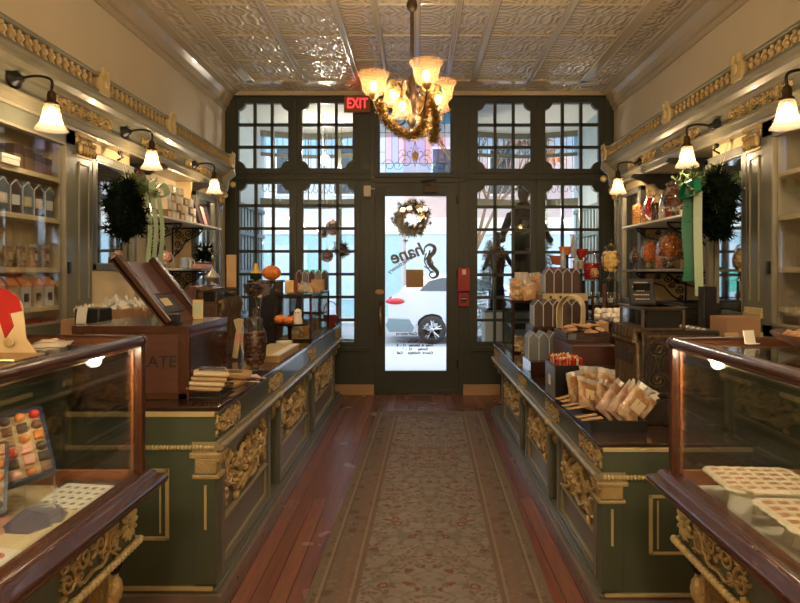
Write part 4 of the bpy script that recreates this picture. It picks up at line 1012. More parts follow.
def jar(nm, lab, p, r, h, cm, cl, style='round', fill=.8, cr=.011, seed=0, lid=True):
    t = thing(nm, lab, 'jar', p); rg = random.Random(seed)
    hb = h * (.72 if lid else 1)
    if style == 'foot':   # footed globe
        pr = [(r * .55, 0), (r * .6, .008), (r * .2, h * .10), (r * .15, h * .17), (r * .5, h * .22), (r * .9, h * .32), (r, h * .47), (r * .88, h * .62), (r * .55, h * .73), (r * .5, h * .77), (r * .56, h * .79)]
        z0, z1 = h * .24, h * .24 + (h * .50) * fill
        prof = lambda z: r * .93 * math.sqrt(max(.02, 1 - ((z - h * .47) / (h * .29)) ** 2))
    elif style == 'tall':
        pr = [(r * .7, 0), (r * .75, .006), (r * .3, h * .06), (r * .45, h * .11), (r * .85, h * .2), (r, h * .42), (r * .95, h * .6), (r * .6, h * .72), (r * .6, h * .78)]
        z0, z1 = h * .13, h * .13 + h * .55 * fill
        prof = lambda z: r * .88 * (1 if z > h * .2 else .8)
    else:
        pr = [(r * .6, 0), (r * .96, .006), (r, h * .06), (r, h * .55), (r * .9, h * .64), (r * .62, h * .72), (r * .62, h * .76)]
        z0, z1 = h * .03, h * .03 + h * .55 * fill
        prof = lambda z: r * .9
    MB().lathe(pr, n=24).build('jar_body', M['jar'], t, True)
    zt = pr[-1][1]
    if lid: MB().lathe([(r * .64, zt), (r * .64, zt + h * .03), (r * .5, zt + h * .06), (r * .2, zt + h * .09), (r * .12, zt + h * .11), (r * .24, zt + h * .15), (r * .2, zt + h * .19), (0, zt + h * .21)], n=20).build('lid', M['jar'], t, True)
    mb = MB(); n = 0
    # a packed core plus candies pressed against the wall
    zz = [z0 + (z1 - z0) * i / 6 for i in range(7)]
    mb.lathe([(0.002, z0)] + [(prof(z) * .85, z) for z in zz] + [(0.002, z1)], n=16)
    z = z0 + cr * .4
    while z < z1 + cr * .3:
        R_ = prof(z) - cr * .7; q = max(6, int(2 * PI * R_ / (cr * 1.9)))
        for k in range(q):
            a = 2 * PI * k / q + rg.random() * .5; mb.ball((R_ * math.cos(a), R_ * math.sin(a), z + rg.uniform(-.2, .2) * cr), cr * rg.uniform(.8, 1.1), 6, 4)
        z += cr * 1.5
    for k in range(14): a = rg.random() * 6.3; q = rg.random() ** .5 * prof(z1) * .8; mb.ball((q * math.cos(a), q * math.sin(a), z1), cr, 6, 4)
    o = mb.build('candy_fill', cm, None, True, loc=p); tag(o, cl, 'candy', kind='stuff')
    return t
def gable(lab, p, w, d, h, body, side, group, rz=0, n=0, band=None):
    t = thing('chocolate_bar_bag', lab, 'bag', p, rz, group)
    mb = MB(); x, y = w / 2, d / 2; hs = h * .80
    A = [(-x, 0), (x, 0), (x, hs), (x * .15, h), (-x * .15, h), (-x, hs)]
    T = Matrix(((1, 0, 0, 0), (0, 0, -1, y), (0, 1, 0, 0), (0, 0, 0, 1)))
    mb.prism(A, T, d); mb.build('bag', body, t)
    mb = MB(); mb.box(-x - .0015, -x, -y * .96, y * .96, .004, hs - .004); mb.build('patterned_side', side, t)
    mb = MB()
    for s in (-1, 1): mb.tube([(s * x, -y - .001, hs), (0, -y - .001, h)], .003, 4)
    mb.tube([(-x, -y - .001, .0), (-x, -y - .001, hs)], .003, 4)
    mb.build('folded_edge', M['white'], t)
    if band: MB().box(-x * .7, x * .7, -y - .002, -y, h * .25, h * .55).build('paper_label', band, t)
    return t
def cookie_bag(lab, p, w, h, R, cm, group, seed=0, nm='cookie_bag'):
    rg = random.Random(seed); t = thing(nm, lab, 'bag', p, 0, group); t.rotation_euler = R
    mb = MB(); N = 9; Mr = 7; d = w * .20
    g = {}
    for sgn in (1, -1):
        for i in range(N + 1):
            for j in range(Mr + 1):
                u, v = i / N * 2 - 1, j / Mr * 2 - 1
                th = d * .5 * (1 - abs(u) ** 3) * (1 - abs(v) ** 4) * (1 + rg.uniform(-.45, .45)) + .001
                g[sgn, i, j] = mb._p((u * w / 2 * (1 + rg.uniform(-.02, .02)), sgn * -th, (v + 1) / 2 * h * .86))
        for i in range(N):
            for j in range(Mr): mb.f.append([g[sgn, i, j], g[sgn, i + 1, j], g[sgn, i + 1, j + 1], g[sgn, i, j + 1]])
    mb.build('bag', cm, t, True)
    mb = MB(); P = []
    for i in range(N + 1): u = i / N * 2 - 1; P.append((u * w / 2, rg.uniform(-.006, .006), h * .86)); P.append((u * w / 2 * 1.05, rg.uniform(-.012, .012), h))
    for i in range(N): mb.face([P[2 * i], P[2 * i + 2], P[2 * i + 3], P[2 * i + 1]])
    mb.build('gathered_top', M['cellow'], t, True)
    mb = MB(); mb.box(-w * .22, w * .22, -d * .5 - .004, -d * .5 - .002, h * .3, h * .6); mb.build('paper_label', M['kraft2'], t)
    return t
M['cellow'] = mat('crinkled_cellophane', (.60, .56, .50), .15, var=.1, bump=.4, coat=1)
def flat_card(nm, lab, cat, p, w, d, R, m_, th=.002, deco=None, group=None):
    t = thing(nm, lab, cat, p, 0, group); t.rotation_euler = R
    MB().box(-w / 2, w / 2, -d / 2, d / 2, 0, th).build('card', m_, t)
    if deco: deco(t, w, d, th)
    return t
def lines(n, m_=None):
    def f(t, w, d, th):
        mb = MB()
        for k in range(n): mb.box(-w * .36, w * rnd(.1, .36), d * (.32 - .64 * k / max(1, n - 1)) - d * .02, d * (.32 - .64 * k / max(1, n - 1)) + d * .02, th, th + .0006)
        mb.build('printed_lines', m_ or M['ink'], t)
    return f
def pumpkin(nm, lab, p, r, m_, sq=.78, lobes=9, h=.02):
    t = thing(nm, lab, 'pumpkin', p)
    mb = MB(); N = 36
    pr = [(r * math.sin(a) + .001, r * sq * (1 - math.cos(a)) - (.15 * r if a > 2.9 else 0)) for a in [PI * k / 12 for k in range(13)]]
    mb.lathe(pr, n=N, flute=lobes, amp=.07); mb.build('fruit', m_, t, True)
    MB().tube([(0, 0, r * sq * 1.85), (.004, 0, r * sq * 2 + h * .5), (.012, 0, r * sq * 2 + h)], [r * .14, r * .09, r * .1], 6).build('stem', M['brownbox'], t, True)
    return t
def wreath(lab, c, R_, r, m_, seed, axis='X', n=26, L_=.075, dens=64, w=.004):
    rg = random.Random(seed); t = thing('wreath', lab, 'wreath', c); pts = []
    for k in range(dens):
        a = 2 * PI * k / dens
        for q in range(3):
            rr = R_ + rg.gauss(0, r * .45); off = rg.gauss(0, r * .4)
            pts.append((off, rr * math.cos(a), rr * math.sin(a)) if axis == 'X' else (rr * math.cos(a), off, rr * math.sin(a)))
    mb = MB(); fuzz(mb, pts, n // 2, L_, w, rg=rg); mb.build('needles', m_, t)
    mb = MB(); ring = [(0, R_ * math.cos(2 * PI * k / 32), R_ * math.sin(2 * PI * k / 32)) if axis == 'X' else (R_ * math.cos(2 * PI * k / 32), 0, R_ * math.sin(2 * PI * k / 32)) for k in range(33)]
    mb.tube(ring, r * .6, 8); mb.build('ring', M['leafd'], t)
    return t
def ribbon(mb, P, w, ax):   # ribbon along P, width vector ax
    a = Vector(ax).normalized() * w / 2
    for p, q in zip(P, P[1:]): p = Vector(p); q = Vector(q); mb.face([p - a, p + a, q + a, q - a]); 
def register(lab, loc, W, D, Hh, s, wood):
    """till seen from the aisle; local -y faces the aisle, x along it"""
    t = thing('cash_register', lab, 'cash register', loc, PI / 2 if s == 'left' else -PI / 2)
    m_ = M['reg']; md = M['regdark'] if not wood else M['regwood']
    MB().box(-W / 2 - .01, W / 2 + .01, -.01, D + .01, 0, Hh * .22).build('drawer_base', md, t, bevel=.006)
    MB().box(-W / 2 + .005, W / 2 - .005, .02, D, Hh * .22, Hh * .80).build('body', md, t, bevel=.01)
    mb = MB(); T = Matrix(((0, 0, 1, 0), (1, 0, 0, 0), (0, 1, 0, 0), (0, 0, 0, 1)))
    mb = MB(); n = 6
    for k in range(n):
        x = -W / 2 + W * (k + .5) / n
        mb.tube([(x, .012, Hh * .24), (x, .008, Hh * .66)] + [(x, .012 - .022 * math.sin(q) , Hh * .68 + .05 * (1 - math.cos(q))) for q in (.3, .8, 1.3, 1.9)] + [(x, .03, Hh * .80)], W / n * .42, 8)
        mb.ball((x, -.012, Hh * .70), (W / n * .45, .02, .018), 8, 5)
    mb.build('ribbed_front', m_, t, True)
    mb = MB(); mb.box(-W * .3, W * .3, -.012, -.002, Hh * .50, Hh * .60); mb.ball((-W * .3, -.007, Hh * .55), (.02, .006, .022), 8, 5); mb.ball((W * .3, -.007, Hh * .55), (.02, .006, .022), 8, 5); mb.build('name_plate', M['bronze'], t, bevel=.002)
    z0 = Hh * .80
    mb = MB(); x = W / 2
    mb.box(-x, x, 0.02, .03 + D * .5, z0, z0 + .012); mb.box(-x, x, .02, .03 + D * .5, Hh - .016, Hh); mb.box(-x - .01, x + .01, .01, .04 + D * .5, Hh - .006, Hh)
    for e in (-x, x - .014): mb.box(e, e + .014, .02, .034, z0, Hh); mb.box(e, e + .014, .03 + D * .5 - .014, .03 + D * .5, z0, Hh)
    mb.build('indicator_housing', m_, t, bevel=.002)
    MB().box(-x + .016, x - .016, .024, .028, z0 + .014, Hh - .018).build('indicator_glass', M['case'], t)
    MB().box(-x + .02, x - .02, .05, .03 + D * .45, z0 + .012, Hh - .018).build('indicator_drum', M['black'], t)
    mb = MB()
    for k in range(5):
        for j in range(4): mb.lathe([(.001, 0), (.010, .0), (.010, .006), (.001, .008)], (-W * .36 + W * .18 * k, D * .62 + .03 * j, Hh * .80 + .01 - .004 * j), 8)
    mb.build('key_button', M['white'], t)
    e = -1 if s == 'left' else 1   # side turned to the viewer
    xs_ = e * (W / 2 + .001)
    mb = MB()
    for z_ in (.30, .56):
        for k in range(2):
            cx_ = .10 + (D - .16) * (k + .0); cz = Hh * (z_ + .08)
            for a0 in (0, PI): mb.tube([(xs_, min(D - .03, max(.05, cx_ + .05 * (1 - q / 14) * math.cos(a0 + q * .55))), cz + .04 * (1 - q / 14) * math.sin(a0 + q * .55)) for q in range(12)], .004, 4)
    mb.box(xs_ - .003, xs_ + .003, .04, D - .03, Hh * .74, Hh * .76); mb.box(xs_ - .003, xs_ + .003, .04, D - .03, Hh * .26, Hh * .275)
    mb.build('side_scrollwork', m_, t, True)
    if wood:
        mb = MB(); T = Matrix(((0, 0, 1, -W / 2), (1, 0, 0, 0), (0, 1, 0, 0), (0, 0, 0, 1)))
        mb.prism([(D * .45, Hh * .8), (D, Hh * .8)] + [(D * .72 + D * .28 * math.cos(a), Hh * .93 + Hh * .13 * math.sin(a)) for a in [PI * q / 10 for q in range(11)]], T, W); mb.build('arched_hood', md, t, bevel=.006)
    return t
def stand_wire(p, w, R, lab):
    t = thing('wire_easel', lab, 'stand', p); t.rotation_euler = R
    mb = MB()
    for s in (-1, 1): mb.tube(sm([(s * w / 2, -.05, .03), (s * w / 2, -.055, .012), (s * w / 2, -.03, .005), (s * w / 2, .04, .01), (s * w / 2, .06, .12)]), .0025, 5)
    mb.tube([(-w / 2, -.05, .03), (w / 2, -.05, .03)], .0025, 5); mb.tube([(-w / 2, .06, .12), (w / 2, .06, .12)], .0025, 5)
    mb.build('wire_frame', M['silver'], t, True); return t

# ---------------------------------------------------------------- left wall
GL = 'wrapped goods behind the left cabinet glass'
# top shelf (z 2.03)
tbox('gift_box', 'black and white boxed gift with cream ribbon handle on the top left cabinet shelf', 'box', (-2.17, 2.92, 2.03), (.20, .12, .10), M['white'], PI / 2, GL, lid=M['blackp'])
tbox('gift_box', 'cream box beside the black and white gift on the top left cabinet shelf', 'box', (-2.17, 3.12, 2.03), (.14, .12, .05), M['whitebox'], PI / 2, GL, lid=M['whitebox'])
for k in range(4): tbox('tea_carton', '%s dark brown carton from the camera on the top left cabinet shelf' % ORD[k], 'box', (-2.19, 3.235 + .085 * k, 2.03), (.07, .09, .13 - .01 * k), M['brownbox'], PI / 2, GL, lid=M['choc'])
for k in range(10):
    gable('%s foil gable bag from the camera on the second left cabinet shelf' % ORD[k], (-2.18, 2.62 + .098 * k, 1.785), .085, .07, .18, M['grey'] if k % 2 else M['choc'], M['bluegrey'], GL, PI / 2, band=M['white'] if k % 3 == 0 else M['kraft2'])
for k in range(9):
    x = (-2.17, 2.66 + .105 * k, 1.497)
    cookie_bag('%s clear bag of tan sweets from the camera on the third left cabinet shelf' % ORD[k], x, .11, .13, (0, 0, PI / 2 + .2), M['cello'], GL, k, 'sweets_bag')
for k in range(7):
    t = thing('striped_gift_bag', '%s orange and cream striped bag from the camera on the fourth left cabinet shelf' % ORD[k], 'bag', (-2.17, 2.86 + .105 * k, 1.277), PI / 2, GL)
    MB().box(-.04, .04, -.035, .035, 0, .11).build('bag', M['kraft2'] if k % 2 else M['white'], t)
    MB().mould([(-.037, .11), (-.037, .125), (-.005, .165), (.005, .165), (.037, .125), (.037, .11)], -.042, .042).build('folded_top', M['orangep'], t)
    MB().box(-.018, .018, -.0375, -.035, .03, .075).build('paper_label', M['choc'], t)
jar('apothecary_jar', 'amber glass sweet jar before the striped bags in the left cabinet', (-2.12, 2.98, 1.277), .035, .12, M['orange'], 'orange sweets filling the amber jar in the left cabinet', 'straight', seed=5, lid=False)
tbox('gift_box', 'navy box with silver bow, lower of two in the left cabinet bottom', 'box', (-2.18, 3.10, 1.132), (.16, .12, .055), M['navy'], PI / 2, GL, lid=M['navy'])
tbox('gift_box', 'navy box with silver bow, upper of two in the left cabinet bottom', 'box', (-2.18, 3.09, 1.188), (.15, .11, .05), M['navy'], PI / 2, GL, lid=M['navy'])
for k in range(2): tbox('gift_box', '%s dark red box from the camera in the left cabinet bottom' % ORD[k], 'box', (-2.18, 3.30 + .16 * k, 1.132), (.13, .12, .07), M['redbox'], PI / 2, GL, lid=M['redbox'])

# wreaths with ribbons
wreath('dark evergreen wreath hanging before the left wall mirror, pale green ribbons', (-1.93, 3.98, 1.88), .145, .07, M['leafd'], 1, n=40, L_=.055, dens=80, w=.005)
t = bpy.data.objects['wreath']
mb = MB(); fuzz(mb, [(rnd(-.05, .09), rnd(.0, .30), rnd(.12, .24)) for k in range(70)], 10, .05, .004); mb.build('pale_needles', M['leafp'], t)
mb = MB()
for y, l, o in ((.24, .82, .06), (.30, .72, .08), (.19, .60, .04)): ribbon(mb, sm([(o, y, .16), (o + .03, y + .01, -.1), (o + .02, y - .01, -.4), (o + .03, y, .16 - l)]), .045, (.3, 1, 0))
for s in (-1, 1): ribbon(mb, sm([(.06, .24, .15), (.10, .24 + s * .08, .22), (.12, .24 + s * .12, .14), (.06, .24, .12)]), .045, (1, .1, .5))
mb.build('ribbon', M['ribp'], t, True)
mb = MB(); mb.tube([(0, 0, .2), (-.05, 0, .42)], .002, 4); mb.tube([(0, .05, .2), (-.05, .02, .42)], .002, 4); mb.build('hanging_cord', M['white'], t)
t = wreath('evergreen wreath hanging before the right wall mirror, bright green ribbon', (1.87, 3.76, 1.88), .15, .07, M['leafd'], 2, n=40, L_=.055, dens=80, w=.005)
mb = MB(); fuzz(mb, [(rnd(-.12, .06), rnd(.0, .34), rnd(.06, .25)) for k in range(90)], 10, .05, .004); mb.build('pale_needles', M['leafp'], t)
mb = MB(); ribbon(mb, sm([(-.10, .10, .12), (-.12, .12, -.1), (-.11, .10, -.35), (-.12, .11, -.47)]), .075, (1, -.5, 0))
for s in (-1, 1): ribbon(mb, sm([(-.10, .02, .12), (-.14, .02 + s * .07, .17), (-.15, .02 + s * .11, .08), (-.11, .02, .08)]), .05, (1, .1, .5))
mb.build('green_ribbon', M['ribg'], t, True)
mb = MB(); ribbon(mb, sm([(-.10, .02, .10), (-.11, .0, -.2), (-.10, .0, -.56)]), .05, (1, -.5, 0)); mb.build('pale_ribbon', M['ribp'], t, True)
mb = MB(); mb.tube([(0, -.02, .2), (.07, -.03, .42)], .002, 4); mb.tube([(0, -.06, .2), (.07, -.04, .42)], .002, 4); mb.build('hanging_cord', M['white'], t)

# left upper shelf (z 1.905): dark leaning board, stacked cartons, pictures
t = thing('leaning_board', 'dark red wooden board leaning at the near end of the upper left shelf', 'board', (-2.03, 4.62, 1.905), PI / 2 + .1)
MB().box(-.09, .09, -.012, .012, 0, .36, RX(-.30)).build('panel', M['crate'], t, bevel=.003); MB().box(-.09, -.06, -.018, -.012, 0, .36, RX(-.30)).build('edge_strip', M['mahog'], t)
GB = 'small cartons stacked on the upper left shelf'
cols_ = [(4.86, 3), (4.955, 4), (5.05, 4), (5.145, 4), (5.24, 3), (5.335, 3), (5.43, 2)]
for i, (y, n) in enumerate(cols_):
    for j in range(n):
        m_ = M['whitebox'] if (i + j) % 3 else M['brownbox']
        tbox('small_carton', '%s carton up in the %s stack from the camera on the upper left shelf' % (ORD[j], ORD[i]), 'box', (-2.06 + rnd(-.01, .01), y, 1.905 + j * .0705), (.09, .10, .07), m_, PI / 2 + rnd(-.03, .03), GB, labelm=M['kraft2'] if m_ is M['brownbox'] else (M['candyyel'] if (i * j) % 4 == 3 else M['white']))
for k, (y, m_, l) in enumerate(((5.56, M['choc'], 'dark brown framed card'), (5.68, M['pink'], 'pink framed card'), (5.78, M['crate'], 'red framed card'))):
    t = thing('framed_card', l + ' leaning past the cartons on the upper left shelf', 'picture', (-2.0, y, 1.905), PI / 2)
    MB().box(-.05, .05, -.008, .008, 0, .23 - .03 * k, RX(-.28)).build('frame', M['blackp'], t); MB().box(-.04, .04, -.011, -.008, .012, .215 - .03 * k, RX(-.28)).build('card', m_, t)
# left lower shelf (z 1.50)
jar('apothecary_jar', 'round glass jar heaped with pink sweets on the lower left shelf', (-1.98, 4.72, 1.50), .062, .17, M['pink'], 'pink and white sweets heaped in the jar on the lower left shelf', 'foot', 1.0, .014, 3, False)
for k, y in enumerate((4.56,)): jar('apothecary_jar', 'small jar of brown sweets at the near end of the lower left shelf', (-2.0, y, 1.50), .04, .13, M['candybrown'], 'brown sweets in the small jar on the lower left shelf', 'straight', seed=8)
for k in range(2):
    t = thing('tin_mug', '%s pale blue tin cup from the camera on the lower left shelf' % ORD[k], 'cup', (-1.95, 5.02 + .10 * k, 1.50))
    MB().lathe([(.03, 0), (.032, .005), (.034, .09), (.030, .09), (.028, .01), (0, .01)], n=16).build('cup', M['bluegrey'], t, True); MB().tube([(.034 + .02 * math.sin(q), 0, .045 + .03 * math.cos(q)) for q in [PI * i / 8 for i in range(9)]], .004, 5).build('handle', M['white'], t)
t = thing('picture_frame', 'dark picture frame standing behind the cups on the lower left shelf', 'picture', (-2.2, 5.15, 1.50), PI / 2)
MB().box(-.08, .08, -.01, .01, 0, .20).build('frame', M['blackp'], t); MB().box(-.06, .06, -.013, -.01, .02, .18).build('picture', M['choc'], t)
t = thing('sweets_tray', 'low pink tray of brown truffles on the lower left shelf', 'tray', (-1.92, 5.30, 1.50))
MB().box(-.06, .06, -.14, .14, 0, .04).build('tray', M['pink'], t)
mb = MB(); [mb.ball((-.045 + .03 * i, -.125 + .028 * j, .045), .013, 6, 4) for i in range(4) for j in range(10)]; tag(mb.build('truffles', M['candybrown'], None, True, loc=(-1.92, 5.30, 1.50)), 'brown truffles filling the low pink tray on the lower left shelf', 'candy', kind='stuff')
t = thing('plant_arrangement', 'dark leafy arrangement with white flowers at the lower left shelf end', 'plant', (-1.97, 5.55, 1.50))
MB().lathe([(.035, 0), (.045, .06), (.04, .062), (.0, .05)], n=14).build('pot', M['black'], t, True)
mb = MB(); fuzz(mb, [(rnd(-.05, .05), rnd(-.06, .06), rnd(.08, .2)) for k in range(40)], 8, .07, .006); mb.build('foliage', M['leafd'], t)
mb = MB(); [mb.ball((rnd(-.02, .08), rnd(-.07, .07), rnd(.1, .22)), (.012, .02, .018), 6, 4) for k in range(7)]; mb.build('flower', M['white'], t)
# goods on the left back counter (z 1.08)
M['brownboard'] = mat('brown_corrugated_card', (.36, .20, .10), .7, var=.1, vs=8)
for k, (x, y, z, dx, dy, dz, rz, l) in enumerate(((-1.92, 3.50, 1.08, .20, .22, .12, .1, 'open corrugated box nearest the camera on the left back counter'), (-1.90, 3.80, 1.08, .22, .22, .16, -.1, 'larger corrugated box beside the paper roll on the left back counter'), (-1.94, 4.12, 1.08, .2, .2, .13, .2, 'third corrugated box on the left back counter, under the wreath'))):
    tbox('cardboard_box', l, 'box', (x, y, z), (dx, dy, dz), M['brownboard'], rz)
    mb = MB(); rg = random.Random(k); pts = [(rg.uniform(-.07, .07), rg.uniform(-.07, .07), rg.uniform(.0, .03)) for q in range(20)]
    fuzz(mb, pts, 6, .06, .02, rg=rg); tag(mb.build('tissue_shreds', M['white'], loc=(x, y, z + dz)), 'white tissue spilling from the %s' % l.split(' on the left')[0], 'tissue paper', kind='stuff')
t = thing('receipt_holder', 'black paper dispenser on the left back counter with a long hanging white slip', 'paper dispenser', (-1.80, 3.32, 1.08))
MB().box(-.07, .07, -.05, .09, 0, .19).build('housing', M['blackp'], t, bevel=.01)
mb = MB(); ribbon(mb, sm([(-.02, -.052, .20), (-.02, -.07, .12), (-.02, -.065, .03), (.0, -.09, -.02), (.01, -.10, -.06)]), .055, (1, 0, 0)); mb.build('paper_strip', M['white'], t)
mb = MB(); mb.box(-.05, .01, -.074, -.0725, .105, .11); mb.build('strip_line', M['ink'], t)
# crate, hinged lid, card
t = thing('wooden_crate', 'old red brown wooden chocolate crate with open slanting lid on the left counter', 'crate', (-1.30, 3.0, .89))
cw, cd, chh = .26, .27, .335
MB().box(-cw, cw, -cd, cd, 0, chh - .02).build('body', M['crate'], t, bevel=.004)
mb = MB()
for x in (-cw + .02, cw - .02): mb.box(x - .025, x + .025, -cd - .008, -cd, 0, chh - .02)
mb.box(-cw - .006, cw + .006, -cd - .012, cd + .006, chh - .035, chh); mb.box(-cw, cw, -cd - .008, -cd, 0, .03)
mb.build('batten', M['mahog'], t, bevel=.003)
mb = MB(); mb.box(cw, cw + .006, -cd + .01, cd - .01, .02, chh - .05); mb.build('end_board', M['darkwood'], t)
text('stencilled_word', 'CHOCOLATE', .075, M['ink'], t, (-.02, -cd - .0015, .17), (PI / 2, 0, 0), .001)
text('stencilled_word', 'SUPERFINE', .04, M['ink'], t, (-.02, -cd - .0015, .25), (PI / 2, 0, 0), .001) if False else None
L0 = Vector((.145, 0, chh)); L1 = Vector((-.095, 0, chh + .295)); dv = (L1 - L0); ln = dv.length; ang = math.atan2(dv.z, dv.x)
lid = bpy.data.objects.new('lid', MB().box(0, ln, -.24, .16, 0, .012).mesh('lid', M['crate'])); C.objects.link(lid); lid.parent = t; lid.location = L0; lid.rotation_euler = (0, -ang, 0)
MB().box(0, ln + .01, -.25, -.205, -.014, .0).build('lid_batten', M['mahog'], lid, bevel=.003)
# face turned to the aisle is the lid's under side here
mb = MB(); mb.box(0, ln + .01, -.25, -.205, .0, -.035); mb.box(0, ln + .01, .125, .17, .0, -.035); mb.box(ln * .45, ln * .47, -.2, .125, -.006, 0); mb.build('lid_rail', M['mahog'], lid, bevel=.003)
MB().box(.06, ln * .42, -.14, .06, -.006, -.001).build('pasted_picture', M['chalk'], lid)
MB().box(.10, ln * .38, -.11, -.02, -.008, -.006).build('pasted_label', M['kraft2'], lid)
tk = MB().box(-.02, .02, -.02, .02, 0, .05).box(-.028, .028, -.028, .028, 0, .008).build('hasp', M['black'], t, bevel=.003); tk.location = (.17, -.2, chh)
t = thing('price_card', 'small cream and green card standing on the crate corner', 'card', (-1.14, 3.12, 1.226), .25)
MB().box(-.026, .026, -.002, .002, 0, .10, RX(-.1)).build('card', M['kraft2'], t); MB().box(-.018, .018, -.004, -.002, .03, .085, RX(-.1)).build('picture', M['ribp'], t)
MB().box(-.02, .02, -.012, .012, 0, .004).build('foot', M['kraft2'], t)
register('dark carved antique cash register on the left counter behind the crate', (-1.32, 4.24, .89), .44, .26, .46, 'left', True)
t = thing('pewter_urn', 'small pewter urn standing on the antique register on the left counter', 'urn', (-1.46, 4.28, 1.377))
MB().lathe([(.035, 0), (.02, .012), (.045, .03), (.055, .055), (.04, .08), (.02, .095), (.012, .11), (.004, .125)], n=18).build('body', M['silver'], t, True); MB().ball((0, 0, .128), .008, 8, 5).build('finial', M['silver'], t)
flat_card('menu_card', 'tall kraft card with cut outs standing beyond the antique register', 'card', (-1.60, 5.15, 1.085), .07, .24, (PI / 2, 0, .1), M['kraft'], .004)
t = bpy.data.objects['menu_card']; t.location = (-1.50, 4.9, 1.38 + .0); t.location = (-1.37, 4.43, 1.352 + .125); t.rotation_euler = (PI / 2, 0, .1)
# flour-sack bags, tray, jar and the rest of the left counter (z .89)
t = thing('wire_tray', 'low wire tray under the cookie bags on the near left counter', 'tray', (-.985, 2.83, .89))
mb = MB()
for z in (.008, .035): mb.tube([(-.09, -.10, z), (.085, -.10, z), (.085, .12, z), (-.09, .12, z), (-.09, -.10, z)], .003, 5)
for k in range(12): mb.tube([(-.09 + .0159 * k, -.10, .008), (-.09 + .0159 * k, -.10, .035)], .002, 4)
for k in range(8): mb.tube([(-.09, -.10 + .031 * k, .008), (.085, -.10 + .031 * k, .008)], .002, 4)
mb.build('wire_frame', M['regdark'], t); MB().tube([(-.09, -.1, .0), (-.09, -.1, .01)], .004, 5).tube([(.08, -.1, .0), (.08, -.1, .01)], .004, 5).build('foot', M['regdark'], t)
for k in range(4):
    t = thing('cookie_packet', '%s flat kraft cookie packet up in the wire tray stack' % ORD[k], 'packet', (-1.0 + .006 * k, 2.82 + .005 * k, .928 + .021 * k), .0, 'cookie packets in the wire tray'); t.rotation_euler = (0.02, .10, .25 + .05 * k)
    MB().box(-.075, .085, -.085, .085, 0, .018).build('packet', M['kraft2'] if k % 2 else M['kraft'], t, bevel=.008)
    if k == 3:
        MB().box(-.05, .075, -.06, .06, .018, .020).build('clear_window', M['cellow'], t, bevel=.004); mb = MB()
        for q in range(5): mb.tube([(-.02, .0, .022), (.05 * math.cos(q), .045 * math.sin(q * 1.3), .022)], .003, 4)
        mb.build('printed_mark', M['choc'], t)
for k, (x, y, rz) in enumerate(((-.98, 3.08, -.2), (-.955, 3.14, .1))):
    t = thing('kraft_envelope', '%s kraft packet lying beyond the wire tray on the left counter' % ['lower', 'upper'][k], 'packet', (x, y, .892 + .03 * k)); t.rotation_euler = (0, .06, rz)
    MB().box(-.08, .08, -.07, .07, 0, .028).build('packet', M['kraft'], t, bevel=.01); MB().box(-.03, .04, -.04, .03, .0285, .0295).build('printed_mark', M['choc'], t)
flat_card('leaflet', 'dark blue and white leaflet lying beside the tall jar on the left counter', 'leaflet', (-.93, 3.30, .892), .12, .10, (0, 0, .5), M['white'], .003, lambda t, w, d, th: MB().box(-w * .45, w * .1, -d * .4, d * .4, th, th + .001).build('printed_panel', M['navy'], t))
for k, (x, y, rz) in enumerate(((-.875, 3.16, .6), (-.868, 3.27, .3))):
    flat_card('hang_tag', '%s tan tag hanging over the left counter edge' % ORD[k], 'tag', (x, y, .893), .09, .035, (0, .12, rz), M['pink'] if k else M['kraft2'], .002, lines(2))
jar('apothecary_jar', 'tall footed glass jar of brown sweets on the left counter front edge', (-.94, 3.48, .89), .068, .375, M['candybrown'], 'dark brown sweets inside the tall footed jar on the left counter', 'tall', .85, .016, 11)
t = thing('footed_bowl', 'glass footed bowl piled with dark chocolates behind the tall jar', 'bowl', (-1.02, 3.86, .89))
MB().lathe([(.06, 0), (.055, .01), (.012, .03), (.010, .30), (.02, .40), (.03, .42), (.075, .44), (.095, .50), (.10, .505)], n=28, flute=14, amp=.02).build('bowl', M['jar'], t, True)
mb = MB(); rg = random.Random(9); [mb.ball((rg.gauss(0, .035), rg.gauss(0, .035), .45 + rg.random() * .065), (.016, .014, .012), 7, 4) for k in range(70)]; tag(mb.build('chocolate_pile', M['choc'], None, True, loc=(-1.02, 3.86, .89)), 'dark chocolates heaped in the glass footed bowl', 'chocolates', kind='stuff')
t = thing('presentation_box', 'flat tan box with papers on its lid beyond the tall jar', 'box', (-.98, 4.15, .89), 0)
MB().box(-.11, .10, -.32, .32, 0, .035).build('box_base', M['kraft'], t, bevel=.004); MB().box(-.115, .105, -.325, .325, .036, .048).build('lid', M['goldflat'], t, bevel=.003); MB().box(.05, .10, -.30, .28, .0485, .050).build('paper', M['white'], t)
for k, (x, y, a) in enumerate(((-1.14, 4.02, -.35), (-1.10, 4.12, -.42), (-1.20, 3.95, .2))):
    t = thing('wrapped_stick', '%s of the long wrapped chocolate sticks leaning behind the tan box' % ORD[k], 'chocolate stick', (x, y, .905), 0, 'wrapped sticks behind the tan box'); t.rotation_euler = (0, a * .8, 0)
    MB().box(-.017, .017, -.008, .008, 0, .26).build('wrapper', M['kraft2'] if k != 1 else M['choc'], t); MB().box(-.018, .018, -.009, .009, .10, .16).build('band', M['pink'], t)
t = thing('cake_stand', 'black footed cake stand with scalloped rim on the left counter', 'cake stand', (-1.0, 4.72, .89))
MB().lathe([(.07, 0), (.065, .008), (.015, .03), (.012, .13), (.03, .16), (.14, .165), (.15, .172), (.15, .18), (.14, .176), (0, .174)], n=40, flute=20, amp=.015).build('plate', M['black'], t, True)
